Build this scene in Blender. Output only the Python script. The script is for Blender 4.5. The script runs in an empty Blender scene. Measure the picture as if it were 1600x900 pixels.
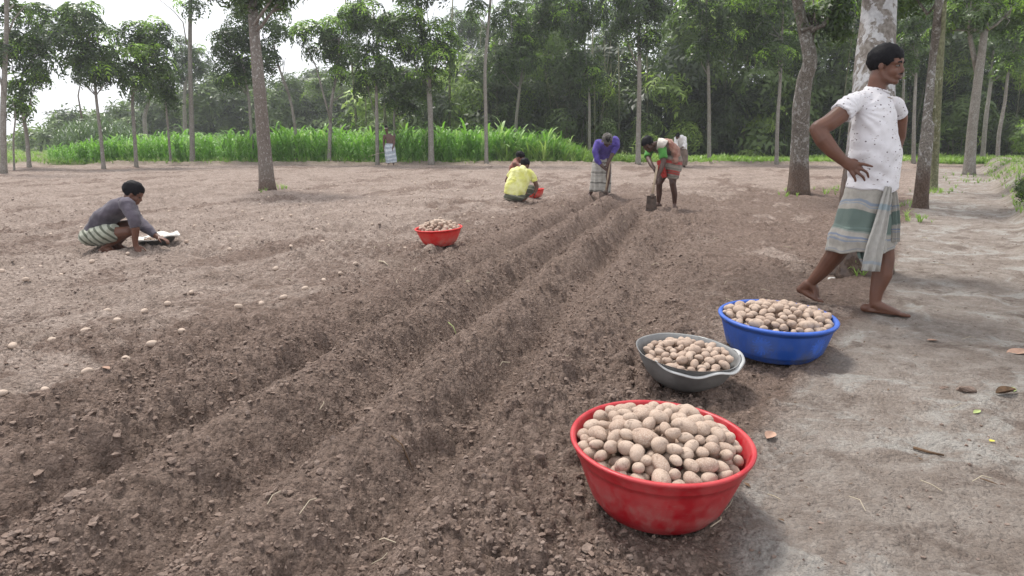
import bpy, bmesh, math, random
import numpy as np
from mathutils import Vector, Matrix
R = math.radians
random.seed(7); rng = np.random.default_rng(7)
SC = bpy.context.scene
COL = SC.collection
# ------------------------------------------------------------------ camera
CAM_H = 1.15; F = 1050.0; TH = math.atan(231 / F)
cd = bpy.data.cameras.new('camera'); cam = bpy.data.objects.new('camera', cd); COL.objects.link(cam)
cam.location = (0, 0, CAM_H); cam.rotation_euler = (math.pi / 2 - TH, 0, 0)
cd.sensor_width = 36; cd.lens = 36 * F / 1600; cd.clip_end = 3000; cd.clip_start = 0.05
SC.camera = cam
# ------------------------------------------------------------------ sky and sun (bright thin overcast)
SUN_EL, SUN_AZ = R(62), R(-35)      # azimuth from +Y towards +X
W = bpy.data.worlds.new('World'); SC.world = W; W.use_nodes = True
wn = W.node_tree; wn.nodes.clear()
wo = wn.nodes.new('ShaderNodeOutputWorld'); bg = wn.nodes.new('ShaderNodeBackground')
sky = wn.nodes.new('ShaderNodeTexSky'); sky.sky_type = 'NISHITA'; sky.sun_disc = False
sky.sun_elevation = SUN_EL; sky.sun_rotation = SUN_AZ; sky.dust_density = 4; sky.air_density = 1.0
mx = wn.nodes.new('ShaderNodeMix'); mx.data_type = 'RGBA'
tc = wn.nodes.new('ShaderNodeTexCoord'); nz = wn.nodes.new('ShaderNodeTexNoise'); nz.inputs['Scale'].default_value = 2.2
nz.inputs['Detail'].default_value = 6
rp = wn.nodes.new('ShaderNodeMapRange'); rp.inputs['From Min'].default_value = .3; rp.inputs['From Max'].default_value = .7
rp.inputs['To Min'].default_value = .80; rp.inputs['To Max'].default_value = .97
wn.links.new(tc.outputs['Generated'], nz.inputs['Vector']); wn.links.new(nz.outputs['Fac'], rp.inputs['Value'])
wn.links.new(rp.outputs['Result'], mx.inputs['Factor']); wn.links.new(sky.outputs[0], mx.inputs['A'])
mx.inputs['B'].default_value = (8.6, 8.75, 9.2, 1)     # thin bright cloud over the sky
wn.links.new(mx.outputs['Result'], bg.inputs['Color']); bg.inputs['Strength'].default_value = 0.095
wn.links.new(bg.outputs[0], wo.inputs['Surface'])
sd = bpy.data.lights.new('sun', 'SUN'); sun = bpy.data.objects.new('sun', sd); COL.objects.link(sun)
sd.energy = 2.4; sd.angle = R(12); sd.color = (1, .96, .9)
sv = Vector((math.sin(SUN_AZ) * math.cos(SUN_EL), math.cos(SUN_AZ) * math.cos(SUN_EL), math.sin(SUN_EL)))
sun.rotation_euler = sv.to_track_quat('Z', 'Y').to_euler()
SC.view_settings.view_transform = 'Standard'; SC.view_settings.look = 'None'
SC.view_settings.exposure = 0.82; SC.view_settings.gamma = 1.0
SC.cycles.max_bounces = 6; SC.cycles.transparent_max_bounces = 4

# ------------------------------------------------------------------ pixel of the photograph -> place in the world
FW = Vector((0, math.cos(TH), -math.sin(TH))); UP = Vector((0, math.sin(TH), math.cos(TH)))
def ray(px, py): return FW * F + Vector((1, 0, 0)) * (px - 800) + UP * (450 - py)
def P(px, py, Y):
    d = ray(px, py); return Vector((0, 0, CAM_H)) + d * (Y / d.y)
def G(px, py, z=0.0):
    d = ray(px, py); return Vector((0, 0, CAM_H)) + d * ((z - CAM_H) / d.z)
def PX(Y): return Y * .985 / F        # metres per photo pixel at distance Y

# ------------------------------------------------------------------ numpy noise
def _h(ix, iy, s):
    n = (ix.astype(np.int64) * 374761393 + iy.astype(np.int64) * 668265263 + s * 974634777) & 0x7fffffff
    n = ((n ^ (n >> 13)) * 1274126177) & 0x7fffffff
    n = ((n ^ (n >> 15)) * 2246822519) & 0x7fffffff
    return ((n ^ (n >> 16)) & 0xffffff) / float(0xffffff)
def vn(x, y, s=0):
    ix = np.floor(x); iy = np.floor(y); fx = x - ix; fy = y - iy
    fx = fx * fx * (3 - 2 * fx); fy = fy * fy * (3 - 2 * fy)
    a = _h(ix, iy, s); b = _h(ix + 1, iy, s); c = _h(ix, iy + 1, s); d = _h(ix + 1, iy + 1, s)
    return (a * (1 - fx) + b * fx) * (1 - fy) + (c * (1 - fx) + d * fx) * fy - .5
def fbm(x, y, o=4, s=0, g=.5):
    r = 0; a = 1.0
    for i in range(o):
        r = r + a * vn(x, y, s + i * 17); a *= g; x = x * 2.03 + 11.3; y = y * 2.03 - 7.1
    return r
def lumps(x, y, sc, s, dens=.6):       # rounded clods of earth
    X = x / sc; Y = y / sc; ix = np.floor(X); iy = np.floor(Y); out = np.zeros_like(X)
    for dx in (-1, 0, 1):
        for dy in (-1, 0, 1):
            cx = ix + dx; cy = iy + dy
            px = cx + _h(cx, cy, s); py = cy + _h(cx, cy, s + 1); r = .25 + .5 * _h(cx, cy, s + 2) ** 1.5
            r = np.where(_h(cx, cy, s + 3) < dens, r, 0)
            an = _h(cx, cy, s + 4) * 3.14; ca = np.cos(an); sa = np.sin(an)
            qx = (X - px) * ca + (Y - py) * sa; qy = (-(X - px) * sa + (Y - py) * ca) * 1.4
            out = np.maximum(out, np.sqrt(np.maximum(r * r - qx * qx - qy * qy, 0)) * .8)
    return out * sc
def sst(a, b, x):
    t = np.clip((x - a) / (b - a), 0, 1); return t * t * (3 - 2 * t)

# ------------------------------------------------------------------ the lie of the land
AZ = R(15.84); SA, CA = math.sin(AZ), math.cos(AZ)
FURROWS = [(-2.58, .04, 1, 9), (-2.03, .125, 0, 14.2), (-1.475, .145, 0, 13.2), (-.93, .145, 0, 11.2), (-.38, .055, 3.6, 9.5)]
def land(x, y, fine=True):
    x = np.asarray(x, float); y = np.asarray(y, float)
    u = x * CA - y * SA; v = x * SA + y * CA
    u2 = u + .05 * fbm(v * .9, u * .5, 3, 5)
    till = sst(-2.95, -2.5, u2) * (1 - sst(-.35, .3, u2)) * (1 - sst(12.0, 15.0, v))
    xb = .93 + .62 * (y - 2.38) + .35 * fbm(x * .8, y * .8, 3, 31)
    path = sst(-.15, .45, x - xb) * (1 - sst(27, 31, y))
    z = .05 * fbm(x * .25, y * .25, 3, 1)
    ridge = 0
    for (uc, dp, v0, v1) in FURROWS:
        w = sst(v0 - .6, v0 + .3, v) * (1 - sst(v1 - .4, v1 + .3, v)) * (.8 + .5 * fbm(v * 1.3, uc * 3 + v * 0, 2, 77))
        d = u2 - uc
        z = z - dp * w * np.exp(-np.abs(d / .12) ** 2.2) + dp * .4 * w * np.exp(-((np.abs(d) - .25) / .13) ** 2)
        ridge = ridge + w * np.exp(-(d / .13) ** 2) * (dp / .1)
    far = (1 - sst(9, 30, y))
    # shallow planting rows on the left
    rows = (1 - sst(-2.9, -2.6, u2)) * far
    z = z + rows * .014 * np.cos((u2 + 3.02) / .6 * 2 * math.pi + math.pi)
    # bank on the far right
    xr = 3.55 + .66 * (y - 4.3) + .3 * fbm(x * .7, y * .7, 3, 41)
    bank = sst(0, .8, x - xr) * (1 - sst(30, 33, y))
    z = z + bank * (.42 + .12 * fbm(x * 1.5, y * 1.5, 3, 43))
    # earth bund at the end of the field
    yb = 32.6 + .25 * fbm(x * .3, 0 * x, 2, 51)
    z = z + (.16 + .06 * fbm(x * 1.4, y * 1.4, 3, 53)) * np.exp(-((y - yb) / .32) ** 2)
    beyond = sst(32.8, 33.4, y)
    if fine:
        rough = (.60 + .50 * till + .15 * (u < -2.6)) * (1 - path) * (1 - beyond) * (1 - .8 * bank) * (1 - .35 * ridge.clip(0, 1))
        patchy = .45 + 1.0 * sst(-.25, .3, fbm(x * 1.1, y * 1.1, 3, 61))
        cw = fbm(x * 6, y * 6, 3, 65)
        c = lumps(x + .015 * cw, y + .015 * fbm(x * 5, y * 5, 2, 66), .13, 100, .28) * .9
        c = np.maximum(c, lumps(x, y, .065, 110, .6) * .95)
        c = np.maximum(c, lumps(x, y, .036, 120, .8) * .85)
        z = z + rough * patchy * (c * .95) + rough * (.026 * fbm(x * 4, y * 4, 5, 70, .62) + .016 * fbm(x * 22, y * 22, 3, 71, .7))
        # drawn streaks along the working direction
        z = z + (1 - till) * (1 - path) * (1 - beyond) * (.036 * fbm(u * 3.0, v * .8, 3, 80, .6) + .018 * fbm(u * 9, v * 5, 4, 82, .6))
        dents = fbm(x * 2.2, y * 2.6, 3, 85)
        z = z - (1 - till) * (1 - beyond) * .035 * sst(.15, .42, dents) * (1 - .5 * path)
        z = z + path * (.02 * fbm(x * 2.5, y * 2.5, 4, 90, .55) + .010 * np.abs(fbm(x * 9, y * 14, 3, 92)) + lumps(x, y, .05, 130, .4) * .45 * sst(-.1, .25, fbm(x * 1.7, y * 1.7, 3, 94)) + .012 * fbm(x * 13, y * 16, 4, 95, .6))
    return z, till, path, bank, beyond, ridge, u, v
def gz(x, y):
    return float(land(np.array([x]), np.array([y]))[0][0])
def gbase(x, y): return float(land(np.array([x]), np.array([y]), False)[0][0])

# ------------------------------------------------------------------ mesh helpers
def mesh_np(name, V, faces, smooth=True, attrs=None, uv=None):
    V = np.asarray(V, np.float32); me = bpy.data.meshes.new(name)
    if isinstance(faces, np.ndarray): faces = [faces]
    faces = [f for f in faces if len(f)]
    me.vertices.add(len(V)); me.vertices.foreach_set('co', V.ravel())
    nl = sum(f.size for f in faces); npoly = sum(len(f) for f in faces)
    me.loops.add(nl); me.polygons.add(npoly)
    me.loops.foreach_set('vertex_index', np.concatenate([f.ravel() for f in faces]).astype(np.int32))
    tot = np.concatenate([np.full(len(f), f.shape[1]) for f in faces]).astype(np.int32)
    st = np.concatenate([[0], np.cumsum(tot)[:-1]]).astype(np.int32)
    me.polygons.foreach_set('loop_start', st)
    me.polygons.foreach_set('use_smooth', np.full(npoly, smooth))
    me.update(calc_edges=True); me.validate()
    for k, a in (attrs or {}).items():
        at = me.attributes.new(k, 'FLOAT', 'POINT'); at.data.foreach_set('value', np.asarray(a, np.float32))
    return me
def tagit(o, label=None, cat=None, group=None, kind=None):
    if label: o['label'] = label
    if cat: o['category'] = cat
    if group: o['group'] = group
    if kind: o['kind'] = kind
    return o
def link(name, me, mat=None, parent=None):
    o = bpy.data.objects.new(name, me); COL.objects.link(o)
    if mat and not me.materials: me.materials.append(mat)
    if parent: o.parent = parent; o.matrix_parent_inverse = Matrix.Translation(-parent.location) if parent.parent is None else Matrix.Identity(4)
    return o
def thing(name, loc, label, cat, group=None):
    o = bpy.data.objects.new(name, None); COL.objects.link(o); o.location = loc; o.empty_display_size = .1
    return tagit(o, label, cat, group)
def gridfaces(nr, nc, wrap=False):
    i = np.arange(nr - 1)[:, None]; j = np.arange(nc if wrap else nc - 1)[None, :]
    a = i * nc + j; b = i * nc + (j + 1) % nc; c = (i + 1) * nc + (j + 1) % nc; d = (i + 1) * nc + j
    return np.stack([a, b, c, d], -1).reshape(-1, 4)
class MB:
    def __init__(s): s.V = []; s.Q = []; s.T = []; s.n = 0; s.A = []
    def add(s, V, Q=None, T=None, a=0.0):
        V = np.asarray(V, float).reshape(-1, 3)
        if Q is not None and len(Q): s.Q.append(np.asarray(Q) + s.n)
        if T is not None and len(T): s.T.append(np.asarray(T) + s.n)
        s.V.append(V); s.n += len(V); s.A.append(np.full(len(V), a) if np.isscalar(a) else np.asarray(a))
    def tube(s, pts, rad, n=10, cap=True, a=0.0, sq=None, L=None):
        pts = [np.array(p, float) for p in pts]; k = len(pts)
        if np.isscalar(rad): rad = [rad] * k
        rings = []; ref = np.array(L if L is not None else (.13, .31, .94), float)
        t = np.linspace(0, 2 * math.pi, n, endpoint=False)
        prev = None
        for i in range(k):
            tg = pts[min(i + 1, k - 1)] - pts[max(i - 1, 0)]; tg = tg / (np.linalg.norm(tg) + 1e-9)
            if prev is None:
                r0 = ref if abs(np.dot(ref, tg)) < .9 else np.array((1., .2, .1))
            else: r0 = prev
            if L is not None and abs(np.dot(ref, tg)) < .95: r0 = ref
            x = r0 - tg * np.dot(r0, tg); x /= np.linalg.norm(x) + 1e-9; y = np.cross(tg, x); prev = x
            ra = rad[i]; rx, ry = (ra if isinstance(ra, (tuple, list)) else (ra, ra))
            rings.append(pts[i] + np.outer(np.cos(t) * rx, x) + np.outer(np.sin(t) * ry, y))
        V = np.concatenate(rings); Q = gridfaces(k, n, True); T = []
        if cap:
            V = np.concatenate([V, [pts[0]], [pts[-1]]]); a0 = k * n; j = np.arange(n)
            T = np.concatenate([np.stack([np.full(n, a0), (j + 1) % n, j], 1), np.stack([np.full(n, a0 + 1), (k - 1) * n + j, (k - 1) * n + (j + 1) % n], 1)])
        if not np.isscalar(a): a = np.concatenate([np.repeat(a, n), [a[0], a[-1]] if cap else []])
        s.add(V, Q, T, a)
    def ball(s, c, r, n=12, M=None, a=0.0):
        r = np.array(r if not np.isscalar(r) else (r, r, r), float)
        th = np.linspace(0, math.pi, n // 2 + 2)[1:-1]; ph = np.linspace(0, 2 * math.pi, n, endpoint=False)
        V = np.array([[math.sin(x) * math.cos(y), math.sin(x) * math.sin(y), math.cos(x)] for x in th for y in ph] + [[0, 0, 1], [0, 0, -1]]) * r
        if M is not None: V = V @ np.array(M).T
        k = len(th); Q = gridfaces(k, n, True)[:, ::-1]; j = np.arange(n); a0 = k * n
        T = np.concatenate([np.stack([np.full(n, a0), j, (j + 1) % n], 1), np.stack([np.full(n, a0 + 1), (k - 1) * n + (j + 1) % n, (k - 1) * n + j], 1)])
        s.add(V + np.array(c, float), Q, T, a)
    def box(s, c, h, M=None, a=0.0):
        V = np.array([[x, y, z] for x in (-1, 1) for y in (-1, 1) for z in (-1, 1)], float) * np.array(h, float)
        if M is not None: V = V @ np.array(M).T
        s.add(V + np.array(c, float), [[0, 1, 3, 2], [4, 6, 7, 5], [0, 4, 5, 1], [2, 3, 7, 6], [0, 2, 6, 4], [1, 5, 7, 3]], None, a)
    def mesh(s, name, smooth=True):
        V = np.concatenate(s.V); fs = []
        if s.Q: fs.append(np.concatenate(s.Q))
        if s.T: fs.append(np.concatenate(s.T))
        return mesh_np(name, V, fs, smooth, {'tone': np.concatenate(s.A)})
    def obj(s, name, mat, parent=None, smooth=True): return link(name, s.mesh(name, smooth), mat, parent)
def remesh(me, voxel, it=6, fac=.5, name=None):
    tmp = bpy.data.objects.new('tmp', me); COL.objects.link(tmp)
    m = tmp.modifiers.new('r', 'REMESH'); m.mode = 'VOXEL'; m.voxel_size = voxel; m.use_smooth_shade = True
    if it:
        m2 = tmp.modifiers.new('s', 'SMOOTH'); m2.factor = fac; m2.iterations = it
    dg = bpy.context.evaluated_depsgraph_get(); dg.update()
    out = bpy.data.meshes.new_from_object(tmp.evaluated_get(dg)); out.name = name or me.name
    bpy.data.objects.remove(tmp); bpy.data.meshes.remove(me); out.materials.clear()
    return out
def getV(me):
    a = np.empty(len(me.vertices) * 3, np.float32); me.vertices.foreach_get('co', a); return a.reshape(-1, 3)
def setV(me, V): me.vertices.foreach_set('co', np.asarray(V, np.float32).ravel()); me.update()
def getN(me):
    a = np.empty(len(me.vertices) * 3, np.float32); me.vertices.foreach_get('normal', a); return a.reshape(-1, 3)

# ------------------------------------------------------------------ materials
class N:
    def __init__(s, name, rough=.8, spec=.3):
        s.m = bpy.data.materials.new(name); s.m.use_nodes = True; s.t = s.m.node_tree
        s.b = s.t.nodes['Principled BSDF']; s.b.inputs['Roughness'].default_value = rough
        s.b.inputs['Specular IOR Level'].default_value = spec; s._o = None
    def new(s, t, **kw):
        n = s.t.nodes.new('ShaderNode' + t)
        for k, v in kw.items(): setattr(n, k, v)
        return n
    def put(s, inp, v):
        if hasattr(v, 'is_linked') or isinstance(v, bpy.types.NodeSocket): s.t.links.new(v, inp)
        else:
            if isinstance(v, tuple) and len(v) == 3 and inp.type == 'RGBA': v = v + (1,)
            inp.default_value = v
    def co(s):
        if not s._o: s._o = s.new('TexCoord')
        return s._o.outputs['Object']
    def noise(s, scale, det=4, rough=.55, vec=None, out='Fac', dist=0):
        n = s.new('TexNoise'); n.inputs['Scale'].default_value = scale; n.inputs['Detail'].default_value = det
        n.inputs['Roughness'].default_value = rough; n.inputs['Distortion'].default_value = dist
        s.put(n.inputs['Vector'], vec if vec is not None else s.co()); return n.outputs[out]
    def voro(s, scale, vec=None, out='Distance', feature='F1', rnd=1):
        n = s.new('TexVoronoi', feature=feature); n.inputs['Scale'].default_value = scale; n.inputs['Randomness'].default_value = rnd
        s.put(n.inputs['Vector'], vec if vec is not None else s.co()); return n.outputs[out]
    def mapv(s, scale=(1, 1, 1), rot=(0, 0, 0), vec=None):
        n = s.new('Mapping'); n.inputs['Scale'].default_value = scale; n.inputs['Rotation'].default_value = rot
        s.put(n.inputs['Vector'], vec if vec is not None else s.co()); return n.outputs[0]
    def ramp(s, v, lo, hi, a=0.0, b=1.0, smooth=True):
        n = s.new('MapRange', interpolation_type='SMOOTHSTEP' if smooth else 'LINEAR'); s.put(n.inputs['Value'], v)
        for k, q in (('From Min', lo), ('From Max', hi), ('To Min', a), ('To Max', b)): s.put(n.inputs[k], q)
        return n.outputs[0]
    def mix(s, f, a, b, mode='MIX'):
        n = s.new('Mix', data_type='RGBA', blend_type=mode); s.put(n.inputs['Factor'], f); s.put(n.inputs['A'], a); s.put(n.inputs['B'], b)
        return n.outputs['Result']
    def math(s, op, a, b=0.0):
        n = s.new('Math', operation=op); s.put(n.inputs[0], a); s.put(n.inputs[1], b); return n.outputs[0]
    def attr(s, name):
        n = s.new('Attribute', attribute_name=name); return n.outputs['Fac']
    def rand(s): return s.new('ObjectInfo').outputs['Random']
    def sep(s, v=None):
        n = s.new('SeparateXYZ'); s.put(n.inputs[0], v if v is not None else s.co()); return n.outputs
    def bump(s, h, st=.4, dist=.01):
        n = s.new('Bump'); n.inputs['Strength'].default_value = st; n.inputs['Distance'].default_value = dist
        s.put(n.inputs['Height'], h); s.t.links.new(n.outputs[0], s.b.inputs['Normal'])
    def col(s, v): s.put(s.b.inputs['Base Color'], v); return s
    def rough(s, v): s.put(s.b.inputs['Roughness'], v)

def m_soil():
    n = N('soil', .95, .15); dry = n.attr('dry'); pale = n.attr('pale'); grass = n.attr('green')
    n1 = n.noise(1.3, 6, .6); n2 = n.noise(14, 5, .65); n3 = n.noise(90, 3, .6)
    damp = n.mix(n.ramp(n2, .3, .7), (.168, .118, .094), (.270, .200, .164))
    damp = n.mix(n.ramp(n1, .45, .7, 0, .5), damp, (.205, .150, .118))
    dr = n.mix(n.ramp(n2, .3, .7), (.315, .248, .208), (.44, .355, .305))
    dr = n.mix(n.ramp(n1, .4, .65, 0, .6), dr, (.25, .19, .155))
    f = n.math('ADD', dry, n.ramp(n2, .2, .8, -.22, .22))
    c = n.mix(n.ramp(f, .15, .85), damp, dr)
    pth = n.mix(n.ramp(n.noise(5, 6, .7), .35, .65), (.27, .222, .188), (.385, .335, .295))
    pth = n.mix(n.ramp(n.noise(1.9, 7, .68, dist=.8), .50, .62, 0, .85), pth, (.46, .435, .40))
    pth = n.mix(n.ramp(n.noise(2.6, 7, .72, dist=.5), .53, .64, 0, .75), pth, (.175, .135, .112))
    c = n.mix(n.ramp(n.math('ADD', pale, n.ramp(n1, .2, .8, -.2, .2)), .3, .75), c, pth)
    c = n.mix(n.ramp(n3, .3, .75, .0, .35), c, n.mix(.5, c, (.1, .08, .07)))
    g = n.mix(n.ramp(n.noise(3, 4), .35, .65), (.10, .14, .04), (.24, .23, .12))
    c = n.mix(grass, c, g)
    wv = n.new('Mix', data_type='VECTOR'); n.put(wv.inputs['Factor'], .012); n.put(wv.inputs['A'], n.co()); n.put(wv.inputs['B'], n.noise(20, 2, .5, out='Color'))
    wp = wv.outputs['Result']; va = n.new('TexVoronoi'); va.inputs['Scale'].default_value = 55; n.put(va.inputs['Vector'], wp); vb = n.new('TexVoronoi'); vb.inputs['Scale'].default_value = 130; n.put(vb.inputs['Vector'], wp)
    ra = n.sep(va.outputs['Color'])[0]; rb = n.sep(vb.outputs['Color'])[1]
    k = n.math('ADD', n.ramp(ra, 0, 1, .72, 1.14, False), n.ramp(rb, 0, 1, -.18, .26, False)); cc = n.new('CombineColor'); [n.put(cc.inputs[i], k) for i in range(3)]
    c = n.mix(n.ramp(pale, .3, .8, 1.0, .35), c, cc.outputs[0], 'MULTIPLY')
    hh = n.math('ADD', n.noise(45, 6, .75), n.math('MULTIPLY', va.outputs['Distance'], -.55)); hh = n.math('ADD', hh, n.math('MULTIPLY', vb.outputs['Distance'], -.25))
    n.col(c); n.bump(hh, 1.0, .034)
    return n.m
def m_clod():
    n = N('soil_clod', .95, .12); t = n.attr('tone'); n2 = n.noise(30, 5, .65)
    c = n.mix(n.ramp(n2, .3, .7), (.135, .095, .076), (.222, .164, .134))
    c2 = n.mix(n.ramp(n2, .3, .7), (.25, .198, .168), (.33, .268, .23))
    n.col(n.mix(t, c, c2)); n.bump(n.noise(90, 5, .7), .6, .01); return n.m
def m_bark(name, base, dark, lich, amt, scale=1.0, brown_h=0):
    n = N(name, .9, .15)
    v = n.mapv((1, 1, .7))
    a = n.noise(9 * scale, 6, .65, vec=v, dist=.5); b = n.noise(30 * scale, 4, .6, vec=v)
    c = n.mix(n.ramp(b, .3, .7), dark, base)
    c = n.mix(n.ramp(a, .62 - amt, .665 - amt), c, n.mix(n.ramp(b, .3, .7), lich, tuple(x * .75 for x in lich)))
    c = n.mix(n.ramp(n.noise(3.5 * scale, 5, .6, vec=v), .56, .66, 0, .75), c, dark)
    z = n.attr('tone')                        # metres above the ground: rubbed earth stain at the foot
    c = n.mix(n.ramp(z, brown_h, brown_h + .5, .85, 0), c, n.mix(n.ramp(b, .35, .65), (.07, .045, .033), (.13, .088, .066))) if brown_h else c
    n.col(c); n.bump(n.math('ADD', a, n.math('MULTIPLY', b, .5)), .6, .02 / scale); return n.m
def m_leaf(name, dark, mid, young, tr=.3, rough=.42):
    n = N(name, rough, .45); t = n.attr('tone')
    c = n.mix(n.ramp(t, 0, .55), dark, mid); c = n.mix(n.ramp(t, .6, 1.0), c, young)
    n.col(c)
    tb = n.new('BsdfTranslucent'); n.put(tb.inputs['Color'], n.mix(.5, c, n.mix(1, c, (1.3, 1.6, .5), 'MULTIPLY')))
    ms = n.new('MixShader'); ms.inputs[0].default_value = tr
    n.t.links.new(n.b.outputs[0], ms.inputs[1]); n.t.links.new(tb.outputs[0], ms.inputs[2])
    n.t.links.new(ms.outputs[0], n.t.nodes['Material Output'].inputs['Surface']); return n.m
def m_plain(name, c, rough=.8, spec=.3, var=.12, sc=20, bump=.2, metal=0):
    n = N(name, rough, spec); k = n.noise(sc, 4, .6)
    n.col(n.mix(n.ramp(k, .3, .7), tuple(x * (1 - var) for x in c), tuple(min(1, x * (1 + var)) for x in c)))
    n.b.inputs['Metallic'].default_value = metal
    if bump: n.bump(k, bump, .01)
    return n.m
def m_skin(name='skin', c=(.102, .044, .027)):
    n = N(name, .5, .4); a = n.noise(9, 3, .5); b = n.noise(120, 3, .5)
    n.col(n.mix(n.ramp(a, .3, .7), c, tuple(x * 1.35 for x in c)))
    n.b.inputs['Subsurface Weight'].default_value = .05; n.b.inputs['Subsurface Radius'].default_value = (.02, .008, .004)
    n.bump(b, .15, .002); n.rough(n.ramp(a, .3, .7, .42, .58)); return n.m
def m_potato():
    n = N('potato_skin', .85, .2); r = n.rand(); a = n.noise(22, 4, .6); s = n.voro(70)
    c = n.mix(r, (.34, .24, .185), (.44, .335, .265)); c = n.mix(n.ramp(a, .4, .7, 0, .9), c, (.50, .41, .335))
    c = n.mix(n.ramp(n.noise(60, 4, .7), .52, .72, 0, .6), c, (.16, .11, .085))
    pr = n.new('VectorMath', operation='ADD'); n.put(pr.inputs[0], n.co()); cx = n.new('CombineXYZ'); n.put(cx.inputs[0], n.math('MULTIPLY', r, 37.0)); n.t.links.new(cx.outputs[0], pr.inputs[1])
    c = n.mix(n.ramp(n.noise(3.2, 5, .7, vec=pr.outputs[0]), .52, .68, 0, .62), c, (.15, .105, .082))
    c = n.mix(n.ramp(s, .02, .10, .5, 0), c, (.12, .08, .06))
    n.col(c); n.bump(n.math('ADD', n.noise(120, 3, .6), s), .25, .003); return n.m
def m_tub(name, c, c2, dust):
    n = N(name, .38, .5); z = n.sep()[2]; a = n.noise(7, 5, .65); b = n.noise(40, 4, .7, vec=n.mapv((1, 1, .3)))
    k = n.mix(n.ramp(a, .35, .65), c, c2); k = n.mix(n.attr('tone'), k, tuple(min(1, x * 1.9 + .01) for x in c2))
    f = n.math('MULTIPLY', n.ramp(z, .0, .19, 1, .25), n.ramp(n.math('ADD', a, n.math('MULTIPLY', b, .5)), .6, .95))
    k = n.mix(f, k, dust); sc = n.noise(26, 2, .5, vec=n.mapv((1, 1, 9), (.4, .3, 0)))
    k = n.mix(n.ramp(sc, .66, .72, 0, .35), k, dust)
    n.col(k); n.rough(n.ramp(n.math('ADD', a, f), .3, 1.0, .33, .75)); n.bump(b, .08, .004); return n.m

M = {}
M['soil'] = m_soil(); M['clod'] = m_clod()
M['bark_pale'] = m_bark('pale_lichened_bark', (.25, .225, .20), (.13, .11, .095), (.44, .43, .43), .14, 1.1, .9)
M['bark_mix'] = m_bark('mottled_bark', (.205, .185, .16), (.095, .08, .068), (.34, .33, .31), .08, 1.5, .45)
M['bark_brown'] = m_bark('brown_speckled_bark', (.205, .178, .155), (.125, .102, .088), (.36, .34, .31), .06, 2.4, .01)
M['bark_far'] = m_bark('grey_bark', (.27, .25, .22), (.16, .143, .122), (.31, .30, .27), .07, 1.2)
M['bark_green'] = m_bark('green_grey_bark', (.20, .20, .12), (.09, .09, .05), (.34, .35, .27), .03, .9)
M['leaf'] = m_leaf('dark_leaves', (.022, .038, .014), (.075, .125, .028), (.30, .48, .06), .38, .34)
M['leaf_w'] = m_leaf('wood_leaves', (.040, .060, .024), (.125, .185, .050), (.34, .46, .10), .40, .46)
M['leaf_m'] = m_leaf('maize_leaves', (.075, .17, .025), (.18, .36, .06), (.42, .55, .25), .42, .5)
M['leaf_r'] = m_leaf('reed_leaves', (.06, .09, .05), (.13, .19, .09), (.30, .36, .2), .3, .4)
M['grass'] = m_leaf('grass_blades', (.10, .17, .035), (.24, .37, .08), (.46, .55, .20), .35, .5)
M['skin'] = m_skin(); M['skin_d'] = m_skin('dark_skin', (.062, .032, .024)); M['skin_r'] = m_skin('ruddy_skin', (.088, .045, .034))
M['potato'] = m_potato(); M['potato_pale'] = m_plain('sunlit_dry_potato_skin', (.46, .365, .295), .8, .2, .2, 30)  # laid potatoes paler: dry dust, with sunlight on them put into the colour
M['red'] = m_tub('red_plastic', (.36, .006, .014), (.46, .010, .020), (.33, .16, .14))
M['redb'] = m_tub('bright_red_plastic', (.62, .008, .010), (.68, .012, .012), (.5, .17, .13))
M['blue'] = m_tub('blue_plastic', (.014, .075, .36), (.020, .105, .50), (.085, .10, .15))
M['hair'] = m_plain('black_hair', (.006, .0055, .007), .62, .12, .4, 90, .3)
M['wood'] = m_plain('worn_wood', (.36, .28, .20), .7, .3, .2, 12)
M['iron'] = m_plain('earthy_iron', (.085, .06, .048), .75, .4, .35, 14, .5, .3)
M['eye'] = m_plain('eye_white', (.19, .165, .15), .3, .5, .02, 5, 0); M['pupil'] = m_plain('pupil', (.01, .008, .008), .2, .5, .1, 5, 0)
M['lip'] = m_plain('lips', (.095, .042, .034), .5, .4); M['teeth'] = m_plain('teeth', (.6, .57, .5), .4)
M['thread'] = m_plain('necklace_cord', (.25, .18, .1), .5)
M['dead'] = m_plain('dead_leaf', (.12, .075, .045), .8, .2, .4, 30); M['deadp'] = m_plain('pink_brown_leaf', (.36, .23, .17), .8, .2, .2, 20)
M['yel'] = m_plain('yellow_leaf', (.55, .48, .08), .7); M['grn'] = m_plain('pale_green_leaf', (.30, .36, .14), .7)
M['stick'] = m_plain('dry_straw', (.42, .36, .27), .85)
def m_metal(name, a, b, rough=.5, metal=.6):
    n = N(name, rough, .5); k = n.noise(5, 6, .65); q = n.noise(60, 3, .6)
    c = n.mix(n.ramp(k, .35, .65), a, b); c = n.mix(n.ramp(q, .5, .8, 0, .4), c, (.2, .18, .16)); n.col(c)
    n.b.inputs['Metallic'].default_value = metal; n.rough(n.ramp(k, .3, .7, rough - .1, rough + .15)); n.bump(n.noise(9, 3), .3, .01); return n.m
M['zinc'] = m_metal('dull_zinc', (.17, .17, .17), (.26, .26, .255), .6, .45); M['zinclip'] = m_metal('bright_zinc', (.42, .42, .41), (.6, .6, .58), .5, .3)
M['darkpan'] = m_metal('blackened_pan', (.05, .047, .044), (.10, .095, .09), .6, .3)
M['sack'] = m_plain('white_sack', (.62, .60, .56), .8, .2, .15, 25)
def cloth(name, fn, rough=.9):
    n = N(name, rough, .12); n.b.inputs['Sheen Weight'].default_value = .15
    n.col(fn(n)); n.bump(n.math('ADD', n.noise(9, 4, .55), n.math('MULTIPLY', n.noise(350, 2), .25)), .35, .015); return n.m
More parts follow.
